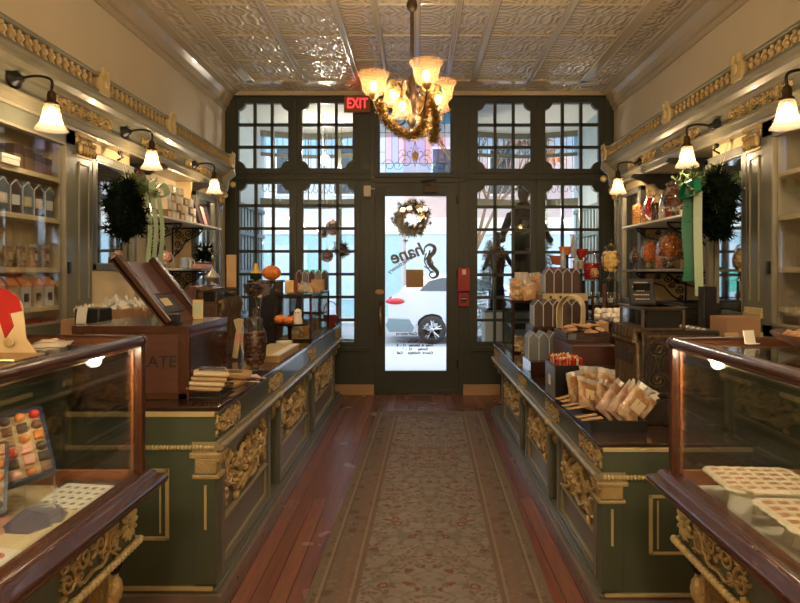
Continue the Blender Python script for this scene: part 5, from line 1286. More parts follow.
for k, (dx, dy, r, m_, l) in enumerate(((-.065, -.05, .045, M['pumpkin'], 'left'), (.0, -.07, .038, M['orange'], 'front'), (.04, .02, .042, M['pumpkin'], 'rear'))):
    pumpkin('small_pumpkin', 'small orange pumpkin at the %s of the black cake stand' % l, (-1.0 + dx, 4.72 + dy, 1.066), r, m_)
t = thing('marzipan_ghost', 'pale iced ghost figure standing on the black cake stand', 'figure', (-.93, 4.68, 1.066))
MB().lathe([(.035, 0), (.036, .02), (.028, .06), (.03, .085), (.022, .11), (.0, .12)], n=16, flute=5, amp=.06).build('body', M['ghost'], t, True); MB().ball((.01, -.028, .09), .005, 6, 4).ball((-.01, -.028, .09), .005, 6, 4).build('eye', M['black'], t)
t = thing('small_crock', 'white ribbed crock under the black cake stand', 'crock', (-1.0, 4.52, .89))
MB().lathe([(.045, 0), (.06, .05), (.062, .06), (.056, .058), (0, .01)], n=24, flute=12, amp=.03).build('bowl', M['white'], t, True)
def vitrine(lab, x0, x1, y0, y1, z0, z1, nm='counter_showcase'):
    cx_, cy_ = (x0 + x1) / 2, (y0 + y1) / 2; t = thing(nm, lab, 'display case', (cx_, cy_, z0)); a, b, h = (x1 - x0) / 2, (y1 - y0) / 2, z1 - z0; w = .018
    mb = MB()
    for sx in (-1, 1):
        for sy in (-1, 1): mb.box(sx * a - (w if sx > 0 else 0), sx * a + (0 if sx > 0 else w), sy * b - (w if sy > 0 else 0), sy * b + (0 if sy > 0 else w), 0, h)
    for z in (0, h - w):
        for s in (-1, 1): mb.box(-a, a, s * b - (w if s > 0 else 0), s * b + (0 if s > 0 else w), z, z + w); mb.box(s * a - (w if s > 0 else 0), s * a + (0 if s > 0 else w), -b, b, z, z + w)
    mb.build('frame', M['darkwood'], t, bevel=.002)
    g = MB(); 
    for s in (-1, 1): g.box(-a + w, a - w, s * (b - .008) - .002, s * (b - .008) + .002, w, h - w); g.box(s * (a - .008) - .002, s * (a - .008) + .002, -b + w, b - w, w, h - w)
    g.build('side_glass', M['case'], t)
    MB().box(-a + .004, a - .004, -b + .004, b - .004, h, h + .005).build('top_glass', M['case'], t)
    MB().box(-a + w, a - w, -b + w, b - w, h * .45, h * .45 + .005).build('glass_shelf', M['case'], t)
    MB().box(-a + w, a - w, -b + w, b - w, .0, .012).build('floor_board', M['kraft2'], t)
    return t
vitrine('small dark framed glass showcase at the far end of the left counter', -1.19, -.885, 5.03, 6.07, .89, 1.283)
GS = 'sweet packets inside the far left showcase'
for k in range(6): cookie_bag('%s bright sweets packet from the camera inside the far left showcase' % ORD[k], (-1.04, 5.15 + .16 * k, .905), .14, .11, (0, 0, .2 * (k % 3)), M['candymix'] if k % 2 else M['cello'], GS, k + 40, 'sweets_bag')
t = thing('display_plinth', 'black square plinth under the pumpkins beside the far left showcase', 'plinth', (-1.31, 5.22, .89)); MB().box(-.11, .11, -.17, .17, 0, .49).build('column', M['blackp'], t, bevel=.004); MB().box(-.12, .12, -.18, .18, .49, .51).build('top', M['darkwood'], t, bevel=.004)
pumpkin('pumpkin', 'orange ribbed pumpkin on the black plinth', (-1.25, 5.16, 1.40), .075, M['pumpkin'], .85, 9, .03)
t = thing('gourd', 'yellow and green bottle gourd beside the orange pumpkin', 'gourd', (-1.385, 5.16, 1.40))
MB().lathe([(.01, 0), (.04, .01), (.048, .035), (.04, .06)], n=18).build('green_base', M['leaf'], t, True); MB().lathe([(.04, .06), (.022, .09), (.018, .12), (.012, .14), (0, .145)], n=18).build('yellow_neck', M['yellow'], t, True)
for k in range(5): gable('%s chocolate bar bag from the left, standing on the far left showcase' % ORD[k], (-1.16 + .062 * k, 5.95, 1.29 + .0), .058, .10, .20, M['grey'] if k % 2 else M['choc'], M['bluegrey'], 'bar bags on the far left showcase')
t = thing('gift_hamper', 'yellow waxed bag with red ribbon on the far left showcase', 'bag', (-1.10, 5.2, 1.288))
MB().box(-.04, .04, -.035, .035, 0, .11).build('bag', M['candyyel'], t, bevel=.012); MB().box(.046, .058, -.036, .036, 0, .13).build('ribbon', M['redbox'], t)
for k in range(5): cookie_bag('%s red and white cellophane packet from the left on the far left showcase' % ORD[k], (-1.12 + .055 * k, 5.34 + .08 * (k % 3), 1.29), .11, .10 - .01 * (k % 2), (-.5, .2, .3 * k), M['candymix'] if k % 2 == 0 else M['cellow'], 'cellophane packets on the far left showcase', 60 + k, 'sweets_bag')
tbox('kraft_box', 'rounded tan box in a red basket at the aisle edge of the far left showcase', 'box', (-.95, 5.75, 1.289), (.12, .12, .11), M['kraft'], .1, bev=.01)
t = thing('red_basket', 'red wire basket with hoop handle at the far end of the left counter', 'basket', (-.955, 6.66, .891))
MB().lathe([(.05, 0), (.07, .04), (.085, .09), (.09, .10), (.08, .095), (.06, .04), (0, .01)], n=20).build('bowl', M['redbox'], t, True); MB().tube([(.085 * math.cos(q), 0, .10 + .15 * math.sin(q)) for q in [PI * i / 14 for i in range(15)]], .006, 6).build('handle', M['redbox'], t, True)

# ---------------------------------------------------------------- right wall shelves
XJ = 2.03
js = [(641, 'upper', .080, .34, 'candymix', 'square', 'straight', 'tall jar of red and orange sweets at the far end of the upper right shelf'), (650, 'upper', .062, .31, 'candyred', '', 'foot', 'round jar of red sweets, second from the shopfront on the upper right shelf'),
      (657, 'upper', .050, .30, 'candybrown', '', 'straight', 'slim jar of brown sweets in the middle of the upper right shelf'), (664, 'upper', .045, .24, 'marsh', '', 'straight', 'slim jar of white sweets in the middle of the upper right shelf'),
      (672, 'upper', .055, .29, 'candyred', '', 'straight', 'jar of dull red sweets left of the large globe on the upper right shelf'), (682, 'upper', .100, .33, 'candybrown', '', 'foot', 'large footed globe of brown sweets on the upper right shelf'),
      (637, 'lower', .065, .25, 'candybrown', '', 'foot', 'jar of dark red sweets at the far end of the lower right shelf'), (650, 'lower', .080, .32, 'orange', '', 'foot', 'round jar of orange sweets on the lower right shelf'),
      (661, 'lower', .050, .28, 'pink', '', 'straight', 'slim jar of pale sweets on the lower right shelf'), (679, 'lower', .110, .355, 'candyamb', '', 'foot', 'largest footed globe of amber mixed sweets on the lower right shelf')]
for k, (px, w_, r, h, cm, _, st, lab) in enumerate(js):
    z = 1.876 if w_ == 'upper' else 1.491; y = XJ * 600 / (px - 417)
    jar('apothecary_jar', lab, (XJ - (.06 if k in (5, 9) else 0), y, z), r, h, M[cm], {'candymix': 'red and orange', 'candyred': 'red', 'candybrown': 'brown', 'marsh': 'white', 'orange': 'orange', 'pink': 'pale pink', 'candyamb': 'amber and brown'}[cm] + ' sweets inside the ' + lab.split(' of ')[0] + ' at ' + {0: 'the far end of the upper right shelf', 1: 'second place on the upper right shelf', 2: 'the upper right shelf middle', 3: 'the upper right shelf middle', 4: 'the upper right shelf, beside the globe', 5: 'the upper right shelf', 6: 'the far end of the lower right shelf', 7: 'the lower right shelf', 8: 'the lower right shelf', 9: 'the lower right shelf'}[k], st, .95, .013 if r < .06 else .016, k)
GR = 'dim goods behind the right cabinet glass'
for z, nm in ((2.032, 'top'), (1.787, 'second'), (1.497, 'third'), (1.277, 'fourth')):
    for k in range(4):
        t = thing('cake_ornament', '%s dark bottle of sauce from the shopfront on the %s right cabinet shelf' % (ORD[k], nm), 'bottle', (2.16, 3.30 - .14 * k, z), 0, GR)
        MB().lathe([(.03, 0), (.033, .01), (.033, .07), (.014, .10), (.012, .13), (.0, .13)], n=14).build('bottle', M['candybrown'], t, True); MB().lathe([(.034, .02), (.0345, .06)], n=14).build('paper_label', M['kraft2'], t); t.name = 'syrup_bottle'
# right back counter: black trays, box, small things
for k in range(5): 
    t = thing('black_tray', '%s tray up in the stack of flat black trays on the right back counter' % ORD[k], 'tray', (1.90 + .01 * (k % 2), 4.15, 1.08 + .038 * k), .04 * (k % 3), 'flat black trays stacked on the right back counter')
    mb = MB(); mb.box(-.16, .16, -.20, .20, 0, .008)
    for s in (-1, 1): mb.box(s * .16 - .004, s * .16 + .004, -.2, .2, 0, .034); mb.box(-.16, .16, s * .2 - .004, s * .2 + .004, 0, .034)
    mb.build('tray', M['blackp'], t, bevel=.002)
t = thing('ribbon_post', 'black post stand under the right wreath ribbons on the back counter', 'stand', (1.80, 3.72, 1.08)); MB().box(-.04, .04, -.04, .04, 0, .30).build('post', M['blackp'], t, bevel=.004); MB().box(-.07, .07, -.07, .07, 0, .015).build('base', M['blackp'], t)
tbox('cardboard_box', 'brown cardboard box on the right back counter beside the pilaster', 'box', (1.80, 3.40, 1.08), (.20, .16, .14), M['brownboard'], .1)
flat_card('folded_bag', 'folded brown paper bag leaning on the right back counter box', 'bag', (1.70, 3.22, 1.085), .09, .12, (1.1, 0, .3), M['kraft'], .01)
tbox('ingredient_box', 'small dark box with pale label below the right iron bracket', 'box', (1.86, 4.62, 1.08), (.16, .14, .12), M['choc'], 0, labelm=M['kraft2'])

# ---------------------------------------------------------------- right counter (z .737)
ZR = .737
vitrine('small dark framed glass showcase at the far end of the right counter', .86, 1.36, 5.40, 6.05, ZR, 1.21)
for k in range(4): cookie_bag('%s packet from the aisle inside the far right showcase' % ORD[k], (.96 + .10 * k, 5.62, ZR + .02), .10, .12, (0, 0, .2 * k), M['cello'], 'packets inside the far right showcase', k + 80, 'sweets_bag')
rg = random.Random(21)
for k in range(9): cookie_bag('%s bag of gingerbread shapes from the aisle on the far right showcase' % ORD[k], (.90 + .045 * k, 5.47 + .12 * (k % 3), 1.218), .12, .15 + .05 * (k % 3), (rg.uniform(-.25, .05), rg.uniform(-.2, .2), rg.uniform(-.4, .4)), [M['cello'], M['candymix'], M['cellow'], M['ginger']][k % 4], 'bagged gingerbread on the far right showcase', 90 + k, 'sweets_bag')
# stepped riser with three rows of bar bags
t = thing('stepped_riser', 'three step display riser carrying the rows of chocolate bars', 'riser', (0, 0, ZR))
MB().box(.80, 1.10, 4.22, 4.54, .0, .10).build('lower_step', M['darkwood'], t, bevel=.004)
MB().box(.88, 1.24, 4.54, 4.86, .0, .318).build('middle_step', M['darkwood'], t, bevel=.004)
MB().box(1.02, 1.39, 4.86, 5.16, .0, .56).build('upper_step', M['darkwood'], t, bevel=.004)
MB().box(1.02, 1.38, 4.845, 4.86, .50, .56).build('cream_step_front', M['goldflat'], t); 
MB().ball((1.08, 4.843, .53), .012, 8, 5).ball((1.16, 4.843, .53), .012, 8, 5).build('step_stud', M['choc'], t)
for row, (y, z, x0, n, w_) in enumerate(((4.98, ZR + .561, 1.08, 4, 'upper'), (4.68, ZR + .319, .93, 5, 'middle'), (4.38, ZR + .101, .835, 5, 'lower'))):
    for k in range(n): gable('%s gable topped bar bag from the aisle on the %s step of the riser' % (ORD[k], w_), (x0 + .073 * k, y, z), .068, .16, .20, M['choc'] if row < 2 else M['grey'], M['bluegrey'], 'chocolate bar bags on the stepped riser', 0)
# ginger heap behind, and a decorated candy stand
mb = MB(); rg = random.Random(4)
pts = [(rg.uniform(-.07, .1), rg.uniform(-.04, .05), abs(rg.gauss(.04, .03))) for k in range(60)]; fuzz(mb, pts, 5, .05, .008, rg=rg); tag(mb.build('shredded_paper_nest', M['kraft2'], loc=(.96, 5.27, ZR + .035)), 'pale shredded paper nest between the riser and far right showcase', 'shredded paper', kind='stuff')
t = thing('candy_tree', 'tiered stand of terracotta cups, cones and ornaments above the riser', 'display stand', (1.32, 5.28, ZR))
MB().lathe([(.10, 0), (.09, .02), (.014, .05), (.014, .90)], n=16).build('stem', M['darkwood'], t, True)
for k, (dx, z, m_) in enumerate(((-.10, .70, 'skin'), (-.10, .80, 'skin'), (.10, .76, 'kraft2'), (-.02, .88, 'orange'), (.12, .86, 'candyred'))):
    MB().lathe([(.035, 0), (.055, .06), (.058, .075), (.05, .07), (0, .02)], (dx, -.02, z), 16).build('cup', M[m_], t, True); MB().tube([(0, 0, z), (dx, 0, z)], .006, 6).build('branch', M['darkwood'], t)
for k, (dx, z) in enumerate(((-.05, .74), (.04, .86), (.06, .70))): MB().lathe([(.02, 0), (.028, .08), (.015, .17), (.002, .20)], (dx, -.07, z), 12).build('cone', M['bluegrey'], t, True)
# small glass tier with jars
t = thing('tier_stand', 'dark wooden stand with glass shelf holding jars behind the riser', 'stand', (1.52, 4.98, ZR))
MB().box(-.11, .11, -.15, .15, .42, .47).build('wooden_rail', M['darkwood'], t, bevel=.003)
for x in (-.10, .10):
    for y in (-.13, .13): MB().tube([(x, y, 0), (x, y, .66)], .010, 8).build('leg', M['darkwood'], t)
MB().box(-.115, .115, -.19, .16, .66, .668).build('glass_shelf', M['case'], t)
for k in range(3):
    c_ = thing('glass_cup', '%s small glass cup from the left under the glass tier shelf' % ORD[k], 'cup', (1.45 + .068 * k, 4.92, ZR + .47), 0, 'small glass cups on the wooden tier')
    MB().lathe([(.02, 0), (.024, .01), (.03, .09), (.031, .10)], n=14).build('cup', M['jar'], c_, True); MB().lathe([(0, .01), (.022, .012), (.025, .05), (0, .05)], n=10).build('filling', M['white'], c_, True)
jar('apothecary_jar', 'jar of red sweets on the glass tier shelf above the right counter', (1.475, 5.06, ZR + .669), .07, .27, M['candyred'], 'red sweets inside the jar on the glass tier shelf', 'straight', .8, .015, 31)
jar('apothecary_jar', 'footed globe jar of yellow bonbons on the glass tier shelf', (1.575, 4.88, ZR + .669), .078, .33, M['candyyel'], 'yellow bonbons inside the footed globe on the glass tier shelf', 'foot', .8, .021, 32)
jar('apothecary_jar', 'small jar of round cookies left of the red sweets jar', (1.44, 4.86, ZR + .669), .036, .12, M['cookie'], 'tan cookies inside the small jar left of the red sweets', 'foot', .9, .012, 33, False)
t = thing('tasting_paddle', 'brown wooden paddle hanging from the glass tier stand', 'paddle', (1.50, 4.81, 1.17)); MB().box(-.014, .014, -.005, .005, -.14, .20).build('blade', M['crate'], t, bevel=.004); MB().ball((0, 0, -.15), (.024, .008, .035), 12, 6).build('tip', M['crate'], t, True)
# mahogany block, cookie tray, loop
tbox('mahogany_block', 'square mahogany block under the cookie tray on the right counter', 'display block', (1.07, 3.86, ZR), (.27, .50, .29), M['crate'], 0, bev=.006, lid=M['crate'])
t = thing('slatted_tray', 'dark slatted tray of cookies on the mahogany block', 'tray', (1.07, 3.90, ZR + .292))
mb = MB(); mb.box(-.13, .13, -.16, .16, 0, .01)
for z in (.012, .03, .048): mb.box(-.135, .135, -.165, -.155, z, z + .014); mb.box(-.135, .135, .155, .165, z, z + .014); mb.box(-.14, -.13, -.165, .165, z, z + .014); mb.box(.13, .14, -.165, .165, z, z + .014)
mb.build('slats', M['choc'], t); MB().box(-.13, -.08, -.17, -.166, .02, .055).build('paper_label', M['grey'], t)
rg = random.Random(6)
for k in range(22):
    o = MB().lathe([(0, 0), (.028, .0), (.031, .006), (.024, .013), (0, .015)], n=14).build('cookie', M['cookie'], None, True); o.location = (1.07 + rg.uniform(-.10, .10), 3.90 + rg.uniform(-.13, .12), ZR + .345 + .016 * (k % 3)); o.rotation_euler = (rg.uniform(-.3, .3), rg.uniform(-.3, .3), 0); tag(o, 'round tan cookie heaped in the slatted tray on the mahogany block', 'cookie', 'cookies in the slatted tray')
t = thing('kraft_strap', 'wide kraft strap bent into a standing loop behind the cookie tray', 'strap', (1.06, 4.16, ZR), -.55)
MB().box(-.075, .095, -.015, .015, 0, .27).build('base_block', M['darkwood'], t, bevel=.003)
mb = MB(); P = sm([(-.055, 0, .27), (-.06, 0, .42), (-.055, 0, .50), (-.02, 0, .565), (.03, 0, .57), (.065, 0, .52), (.07, 0, .42), (.06, 0, .27)])
P = [(x * 1.35, y, z) for x, y, z in P]
for p_, q_ in zip(P, P[1:]):
    for e_ in (0,): ax_ = Vector((0, .05, 0)); p1, q1 = Vector(p_), Vector(q_); cen = Vector((.005, 0, .40)); ip = p1 + (cen - p1).normalized() * .006; iq = q1 + (cen - q1).normalized() * .006
    mb.face([p1 - ax_, p1 + ax_, q1 + ax_, q1 - ax_]); mb.face([ip - ax_, ip + ax_, iq + ax_, iq - ax_]); mb.face([p1 - ax_, q1 - ax_, iq - ax_, ip - ax_]); mb.face([p1 + ax_, q1 + ax_, iq + ax_, ip + ax_])
mb.build('strap', M['kraft2'], t, True)
t = thing('stick_box', 'acrylic box packed with upright candy sticks on the right counter edge', 'box', (.875, 3.55, ZR))
mb = MB(); a, b, h = .085, .13, .20
for s in (-1, 1): mb.box(s * a - .002, s * a + .002, -b, b, 0, h); mb.box(-a, a, s * b - .002, s * b + .002, 0, h)
mb.box(-a, a, -b, b, 0, .004); mb.build('box_walls', M['blackp'], t); MB().box(-a - .006, -a - .003, -b, b * .9, .01, h * .95).build('sign_plate', M['grey'], t); MB().box(-a - .007, -a - .006, -.03, .03, .07, .13).build('sign_print', M['white'], t)
rg = random.Random(8)
st = {c: MB().tube([(0, 0, 0), (0, 0, .21)], .0065, 7).ball((0, 0, .216), (.009, .009, .012), 7, 5).mesh('candy_stick', M[c], True) for c in ('candyred', 'candyamb', 'kraft2')}
for k in range(84):
    i, j = k % 7, k // 7
    o = inst('candy_stick', st[('candyred', 'candyamb', 'kraft2')[rg.randrange(3)]], None, (.875 - .066 + .022 * i, 3.55 - .115 + .0205 * j, ZR + .006 + rg.uniform(0, .012)), (rg.uniform(-.02, .02), rg.uniform(-.02, .02), 0)); tag(o, 'thin wrapped candy stick standing in the box at the right counter edge', 'candy stick', 'candy sticks in the acrylic box')
# marshmallows
t = thing('marshmallow_crate', 'dark box of marshmallows behind the cookie tray', 'crate', (1.42, 4.35, ZR)); MB().box(-.17, .17, -.14, .14, 0, .36).build('box', M['darkwood'], t, bevel=.004); MB().box(-.175, .175, -.145, .145, .36, .375).build('top', M['darkwood'], t)
rg = random.Random(10)
mm_ = MB().lathe([(0, 0), (.018, .001), (.020, .006), (.020, .024), (.018, .029), (0, .03)], n=12).mesh('marshmallow', M['marsh'], True)
for k in range(40):
    o = inst('marshmallow', mm_, None, (1.42 + rg.uniform(-.14, .14), 4.35 + rg.uniform(-.12, .11), ZR + .377 + .028 * (k % 3)), (rg.uniform(-.6, .6), rg.uniform(-.6, .6), 0), (1.1, 1.1, 1.1)); tag(o, 'white marshmallow heaped on the dark box behind the cookie tray', 'marshmallow', 'marshmallows heaped on the dark box')
t = thing('paper_bag', 'small brown paper bag standing beside the marshmallows', 'bag', (1.24, 4.02, ZR + .0)); MB().box(-.035, .035, -.03, .03, .29, .40).build('bag', M['kraft'], t, bevel=.003); MB().box(-.036, .036, -.04, .04, 0, .29).build('support_block', M['darkwood'], t)
# register with chalkboard
register('antique ribbed metal cash register on the right counter beside the glass case', (1.06, 3.04, ZR), .32, .40, .565, 'right', False)
t = thing('chalkboard_sign', 'small tilted chalkboard with white writing on top of the right register', 'sign', (1.13, 3.03, ZR + .565), -.15)
Rb = RX(-.5)
MB().box(-.055, .075, -.006, .006, .0, .15, Rb).build('frame', M['blackp'], t, bevel=.002); MB().box(-.047, .067, -.009, -.006, .008, .142, Rb).build('board', M['chalk'], t)
mb = MB()
for z, x0, x1 in ((.125, -.02, .05), (.10, -.03, .055), (.078, -.01, .03), (.055, -.03, .05), (.03, -.02, .045)):
    x = x0
    while x < x1: mb.cb(Rb @ Vector((x, -.0095, z)), (.007, .0008, .007 * rnd(.5, 1)), Rb @ RY(rnd(-.5, .5))); x += .010
mb.build('chalk_writing', M['chalkw'], t)
MB().box(-.03, .05, .05, .056, 0, .10, RX(.3)).build('easel_leg', M['blackp'], t)
# black tray with cookie bags
t = thing('black_tray', 'open black tray of bagged cookies on the near right counter', 'tray', (.925, 3.0, ZR))
mb = MB(); a, b = .125, .25; mb.box(-a, a, -b, b, 0, .008)
for s in (-1, 1): mb.box(s * a - .004, s * a + .004, -b, b, 0, .05); mb.box(-a, a, s * b - .004, s * b + .004, 0, .05)
mb.build('tray', M['blackp'], t)
cb = [(.865, 3.17, .16, (-.15, -.1, .5), 'cello'), (.93, 3.19, .18, (-.25, .1, .2), 'cello'), (1.0, 3.17, .17, (-.2, .15, -.2), 'cello'), (.88, 3.06, .15, (-.5, .3, .3), 'cello'), (.95, 3.03, .15, (-.6, .5, .2), 'cello'),
      (.915, 2.93, .17, (-.15, .75, .1), 'cello2'), (.955, 2.89, .17, (-.1, .75, .1), 'cello2'), (.99, 2.85, .17, (-.1, .72, 0), 'cello'), (1.02, 2.92, .16, (.1, .5, -.2), 'cello')]
M['cello2'] = bagmat('cellophane_over_pink_cookies', (.34, .18, .12), (.60, .44, .34), 16)
for k, (x, y, h, R_, m_) in enumerate(cb): cookie_bag('%s clear bag of cookies, counted from the shopfront end of the black tray' % ORD[k], (x, y, ZR + .03), .13, h + .02, R_, M[m_], 'bagged cookies in the black tray', 120 + k)
for k, (x, y, rz) in enumerate(((.80, 3.26, .5), (.81, 3.19, .35), (.795, 3.08, .2), (.80, 3.01, .15), (.80, 2.84, .1), (.81, 2.78, .05))):
    flat_card('kraft_label', '%s kraft label from the shopfront end over the near right counter edge' % ORD[k], 'label', (x, y, ZR + .052), .10, .035, (0, -.12, rz), M['kraft'], .003, lines(1, M['choc']), 'kraft labels along the black tray')
# near things on top of the glass cases
ZC_ = 1.255
t = thing('wooden_dish', 'shallow dark wooden dish of sugared ginger on the right glass case', 'dish', (1.16, 1.62, ZC_ + .002))
MB().lathe([(.10, 0), (.12, .006), (.17, .03), (.185, .045), (.178, .045), (.12, .014), (0, .008)], n=40, sy=.9).build('dish', M['mahog'], t, True)
rg = random.Random(12)
mb = MB()
for k in range(150): a = rg.random() * 6.28; q = rg.random() ** .6 * .15; mb.ball((q * math.cos(a), q * math.sin(a) * .9, .03 + .045 * (1 - q / .16) * rg.random() + rg.random() * .01), (rg.uniform(.010, .022), rg.uniform(.008, .014), .008), 7, 4, RZ(a * 3) @ RX(rg.random()))
tag(mb.build('sugared_ginger', M['ginger'], None, True, loc=(1.16, 1.62, ZC_ + .002)), 'sugared ginger pieces heaped in the wooden dish on the right case', 'candied ginger', kind='stuff')
flat_card('price_card', 'tan card leaning against the wooden dish on the right glass case', 'card', (1.0, 1.45, ZC_ + .004), .075, .07, (.45, .1, -.4), M['kraft'], .003, lines(2, M['choc']))
t = thing('paper_cup_sleeve', 'small white folded tag behind the wooden dish on the right case', 'card', (1.0, 1.80, ZC_ + .0), .3); MB().box(-.02, .02, -.001, .001, 0, .04, RX(-.2)).build('card', M['white'], t); t.name = 'folded_tag'; MB().box(-.02, .02, -.015, .001, 0, .002).build('foot', M['white'], t)
# left case top: kraft gift folder with red ribbon
ZL = 1.262
t = thing('kraft_folder', 'folded kraft gift card with broad red ribbon on the left glass case', 'gift card', (-1.06, 1.52, ZL))
mb = MB(); T = Matrix(((1, 0, 0, 0), (0, .25, -.97, 0), (0, .97, .25, 0), (0, 0, 0, 1)))
mb.prism([(-.18, .0), (.10, .0), (.065, .04), (.04, .13), (.02, .15), (-.18, .19)], T, .004); mb.build('front_panel', M['kraft2'], t)
mb = MB(); mb.prism([(-.12, .185), (.0, .165), (.03, .145), (.045, .11), (.005, .10), (-.12, .13)], Matrix.Translation((0, -.002, .001)) @ T, .0065); mb.prism([(-.02, .11), (.012, .11), (.03, .07), (.015, .04)], Matrix.Translation((0, -.003, .001)) @ T, .0065); mb.build('ribbon', M['red'], t)
mb = MB(); mb.box(-.18, .12, -.12, -.004, 0, .004); mb.build('lower_flap', M['kraft'], t)
mb = MB(); mb.ball((.03, -.006, .03), (.014, .004, .012), 8, 5); mb.X = None; mb.build('wax_mark', M['goldflat'], t)
stand_wire((-1.12, 1.30, ZL), .05, (0, 0, .3), 'small wire easel before the kraft gift card on the left case')
cookie_bag('crumpled clear wrapper beside the kraft gift card on the left case', (-.96, 1.55, ZL + .012), .09, .06, (-1.4, 0, .2), M['cellow'], None, 150, 'clear_wrapper')
# ---------------------------------------------------------------- inside the left case (deck z .80)
def choc_box(lab, p, w, h, R_, seed, rows, cols_n):
    rg = random.Random(seed); t = thing('chocolate_box', lab, 'box of chocolates', p); t.rotation_euler = R_
    mb = MB(); mb.box(-w / 2, w / 2, 0, .025, 0, h)
    mb2 = MB()
    for e in (-w / 2, w / 2): mb.box(e - .004, e + .004, -.012, .025, 0, h)
    for e in (0, h): mb.box(-w / 2, w / 2, -.012, .025, e - .004, e + .004)
    mb.build('tray', M['navy'], t); MB().box(-w / 2 + .005, w / 2 - .005, -.003, -.0005, .005, h - .005).build('liner', M['kraft2'], t)
    for i in range(cols_n):
        for j in range(rows):
            x = -w / 2 + w * (i + .5) / cols_n; z = h * (j + .5) / rows; m_ = M[rg.choice(['choc', 'candybrown', 'cookie', 'brownbox', 'candyred', 'yellow', 'pink', 'choc', 'candyamb', 'ginger'])]; r = w / cols_n * .40
            c_ = MB()
            if rg.random() < .5: c_.ball((0, 0, 0), (r, r * .8, r), 10, 6)
            else: c_.box(-r * .9, r * .9, -r * .6, r * .6, -r * .9, r * .9)
            q = c_.build('chocolate', m_, None, True, bevel=.003 if len(c_.v) == 8 else 0)
            q.matrix_world = Matrix.Translation(Vector(p)) @ t.rotation_euler.to_matrix().to_4x4() @ Matrix.Translation((x, -.010, z))
            tag(q, 'filled chocolate in the %s row up of the %s' % (ORD[j], 'right navy box' if seed == 1 else 'left navy box'), 'chocolate', 'chocolates in the %s' % ('right navy box' if seed == 1 else 'left navy box'))
    return t
choc_box('open navy box of assorted chocolates tilted on the wire easel, the right of two', (-1.09, 1.67, .89), .145, .20, (-.62, -.18, .62), 1, 6, 4)
choc_box('open navy box of assorted chocolates tilted at the left photo edge, behind the right box', (-1.10, 1.47, .865), .15, .18, (-.62, 0, .55), 2, 5, 4)
stand_wire((-1.05, 1.67, .80), .07, (0, 0, .55), 'wire easel holding the right navy chocolate box')
stand_wire((-1.09, 1.46, .80), .07, (0, 0, .55), 'wire easel holding the left navy chocolate box')
def dots(t, w, d, th):
    mb = MB()
    for i in range(6):
        for j in range(5): mb.box(-w * .40 + w * .15 * i, -w * .40 + w * .15 * i + w * .06, -d * .4 + d * .18 * j, -d * .4 + d * .18 * j + d * .07, th, th + .0008)
    mb.build('printed_chocolates', M['choc'], t)
flat_card('flavour_chart', 'cream sheet printed with rows of small chocolates in the left case', 'sheet', (-1.0, 1.76, .805), .19, .17, (.12, .0, -.15), M['pink'] if False else M['white'], .002, dots)
flat_card('flavour_chart', 'plain cream sheet lying left of the printed chocolate chart', 'sheet', (-1.17, 1.72, .803), .14, .14, (.1, 0, .25), M['kraft2'], .002, lines(4, M['kraft']))
flat_card('flavour_chart', 'white card with red seal at the near left of the left case', 'sheet', (-1.0, 1.38, .803), .16, .11, (.1, 0, -.2), M['white'], .002, lambda t, w, d, th: MB().lathe([(0, th), (.016, th), (.014, th + .002), (0, th + .002)], (.02, .02, 0), 14).build('red_seal', M['candyred'], t))
for k, (x, y, m_, l) in enumerate(((-1.03, 1.56, 'purple', 'folded dusky purple tissue below the printed chart in the left case'), (-1.0, 1.60, 'purple', 'second purple tissue fold touching the case front glass'), (-1.08, 1.55, 'pink', 'pink tissue fold between the navy box and the purple tissue'))):
    rg = random.Random(k); mb = MB(); 
    mb.face([(-.05, -.02, 0), (.04, -.03, .0), (.05, .03, .025), (-.02, .04, .035)]); mb.face([(-.02, .04, .035), (.05, .03, .025), (.03, .07, .0)]); mb.face([(-.05, -.02, 0), (-.02, .04, .035), (-.06, .05, .0)]); mb.face([(.04, -.03, 0), (.07, .02, .0), (.05, .03, .025)])
    o = mb.build('tissue_fold', M[m_]); o.location = (x, y, .802); o.rotation_euler = (0, 0, k * .8); so = o.modifiers.new('s', 'SOLIDIFY'); so.thickness = .002; tag(o, l, 'tissue paper')
rg = random.Random(17)
for k in range(8):
    o = MB().ball((0, 0, .012), (.016, .010, .012), 9, 6).build('candied_fruit', M[['yellow', 'orange', 'candyyel'][k % 3]], None, True); o.location = (-1.13 + rg.uniform(-.04, .06), 1.54 + rg.uniform(-.07, .05), .801); o.rotation_euler = (0, 0, rg.random() * 3); tag(o, 'yellow or orange candied fruit piece at the left of the left case', 'candied fruit', 'candied fruit in the left case')
for k, (x, y) in enumerate(((-1.08, 1.88), (-1.0, 1.885), (-.93, 1.875))):
    o = MB().lathe([(.03, 0), (.022, .012), (.012, .018), (0, .019)], n=14, sx=1.5).build('chocolate_button', M['choc'], None, True); o.location = (x, y, .801); tag(o, '%s dark chocolate piece from the left at the far end of the left case' % ORD[k], 'chocolate')
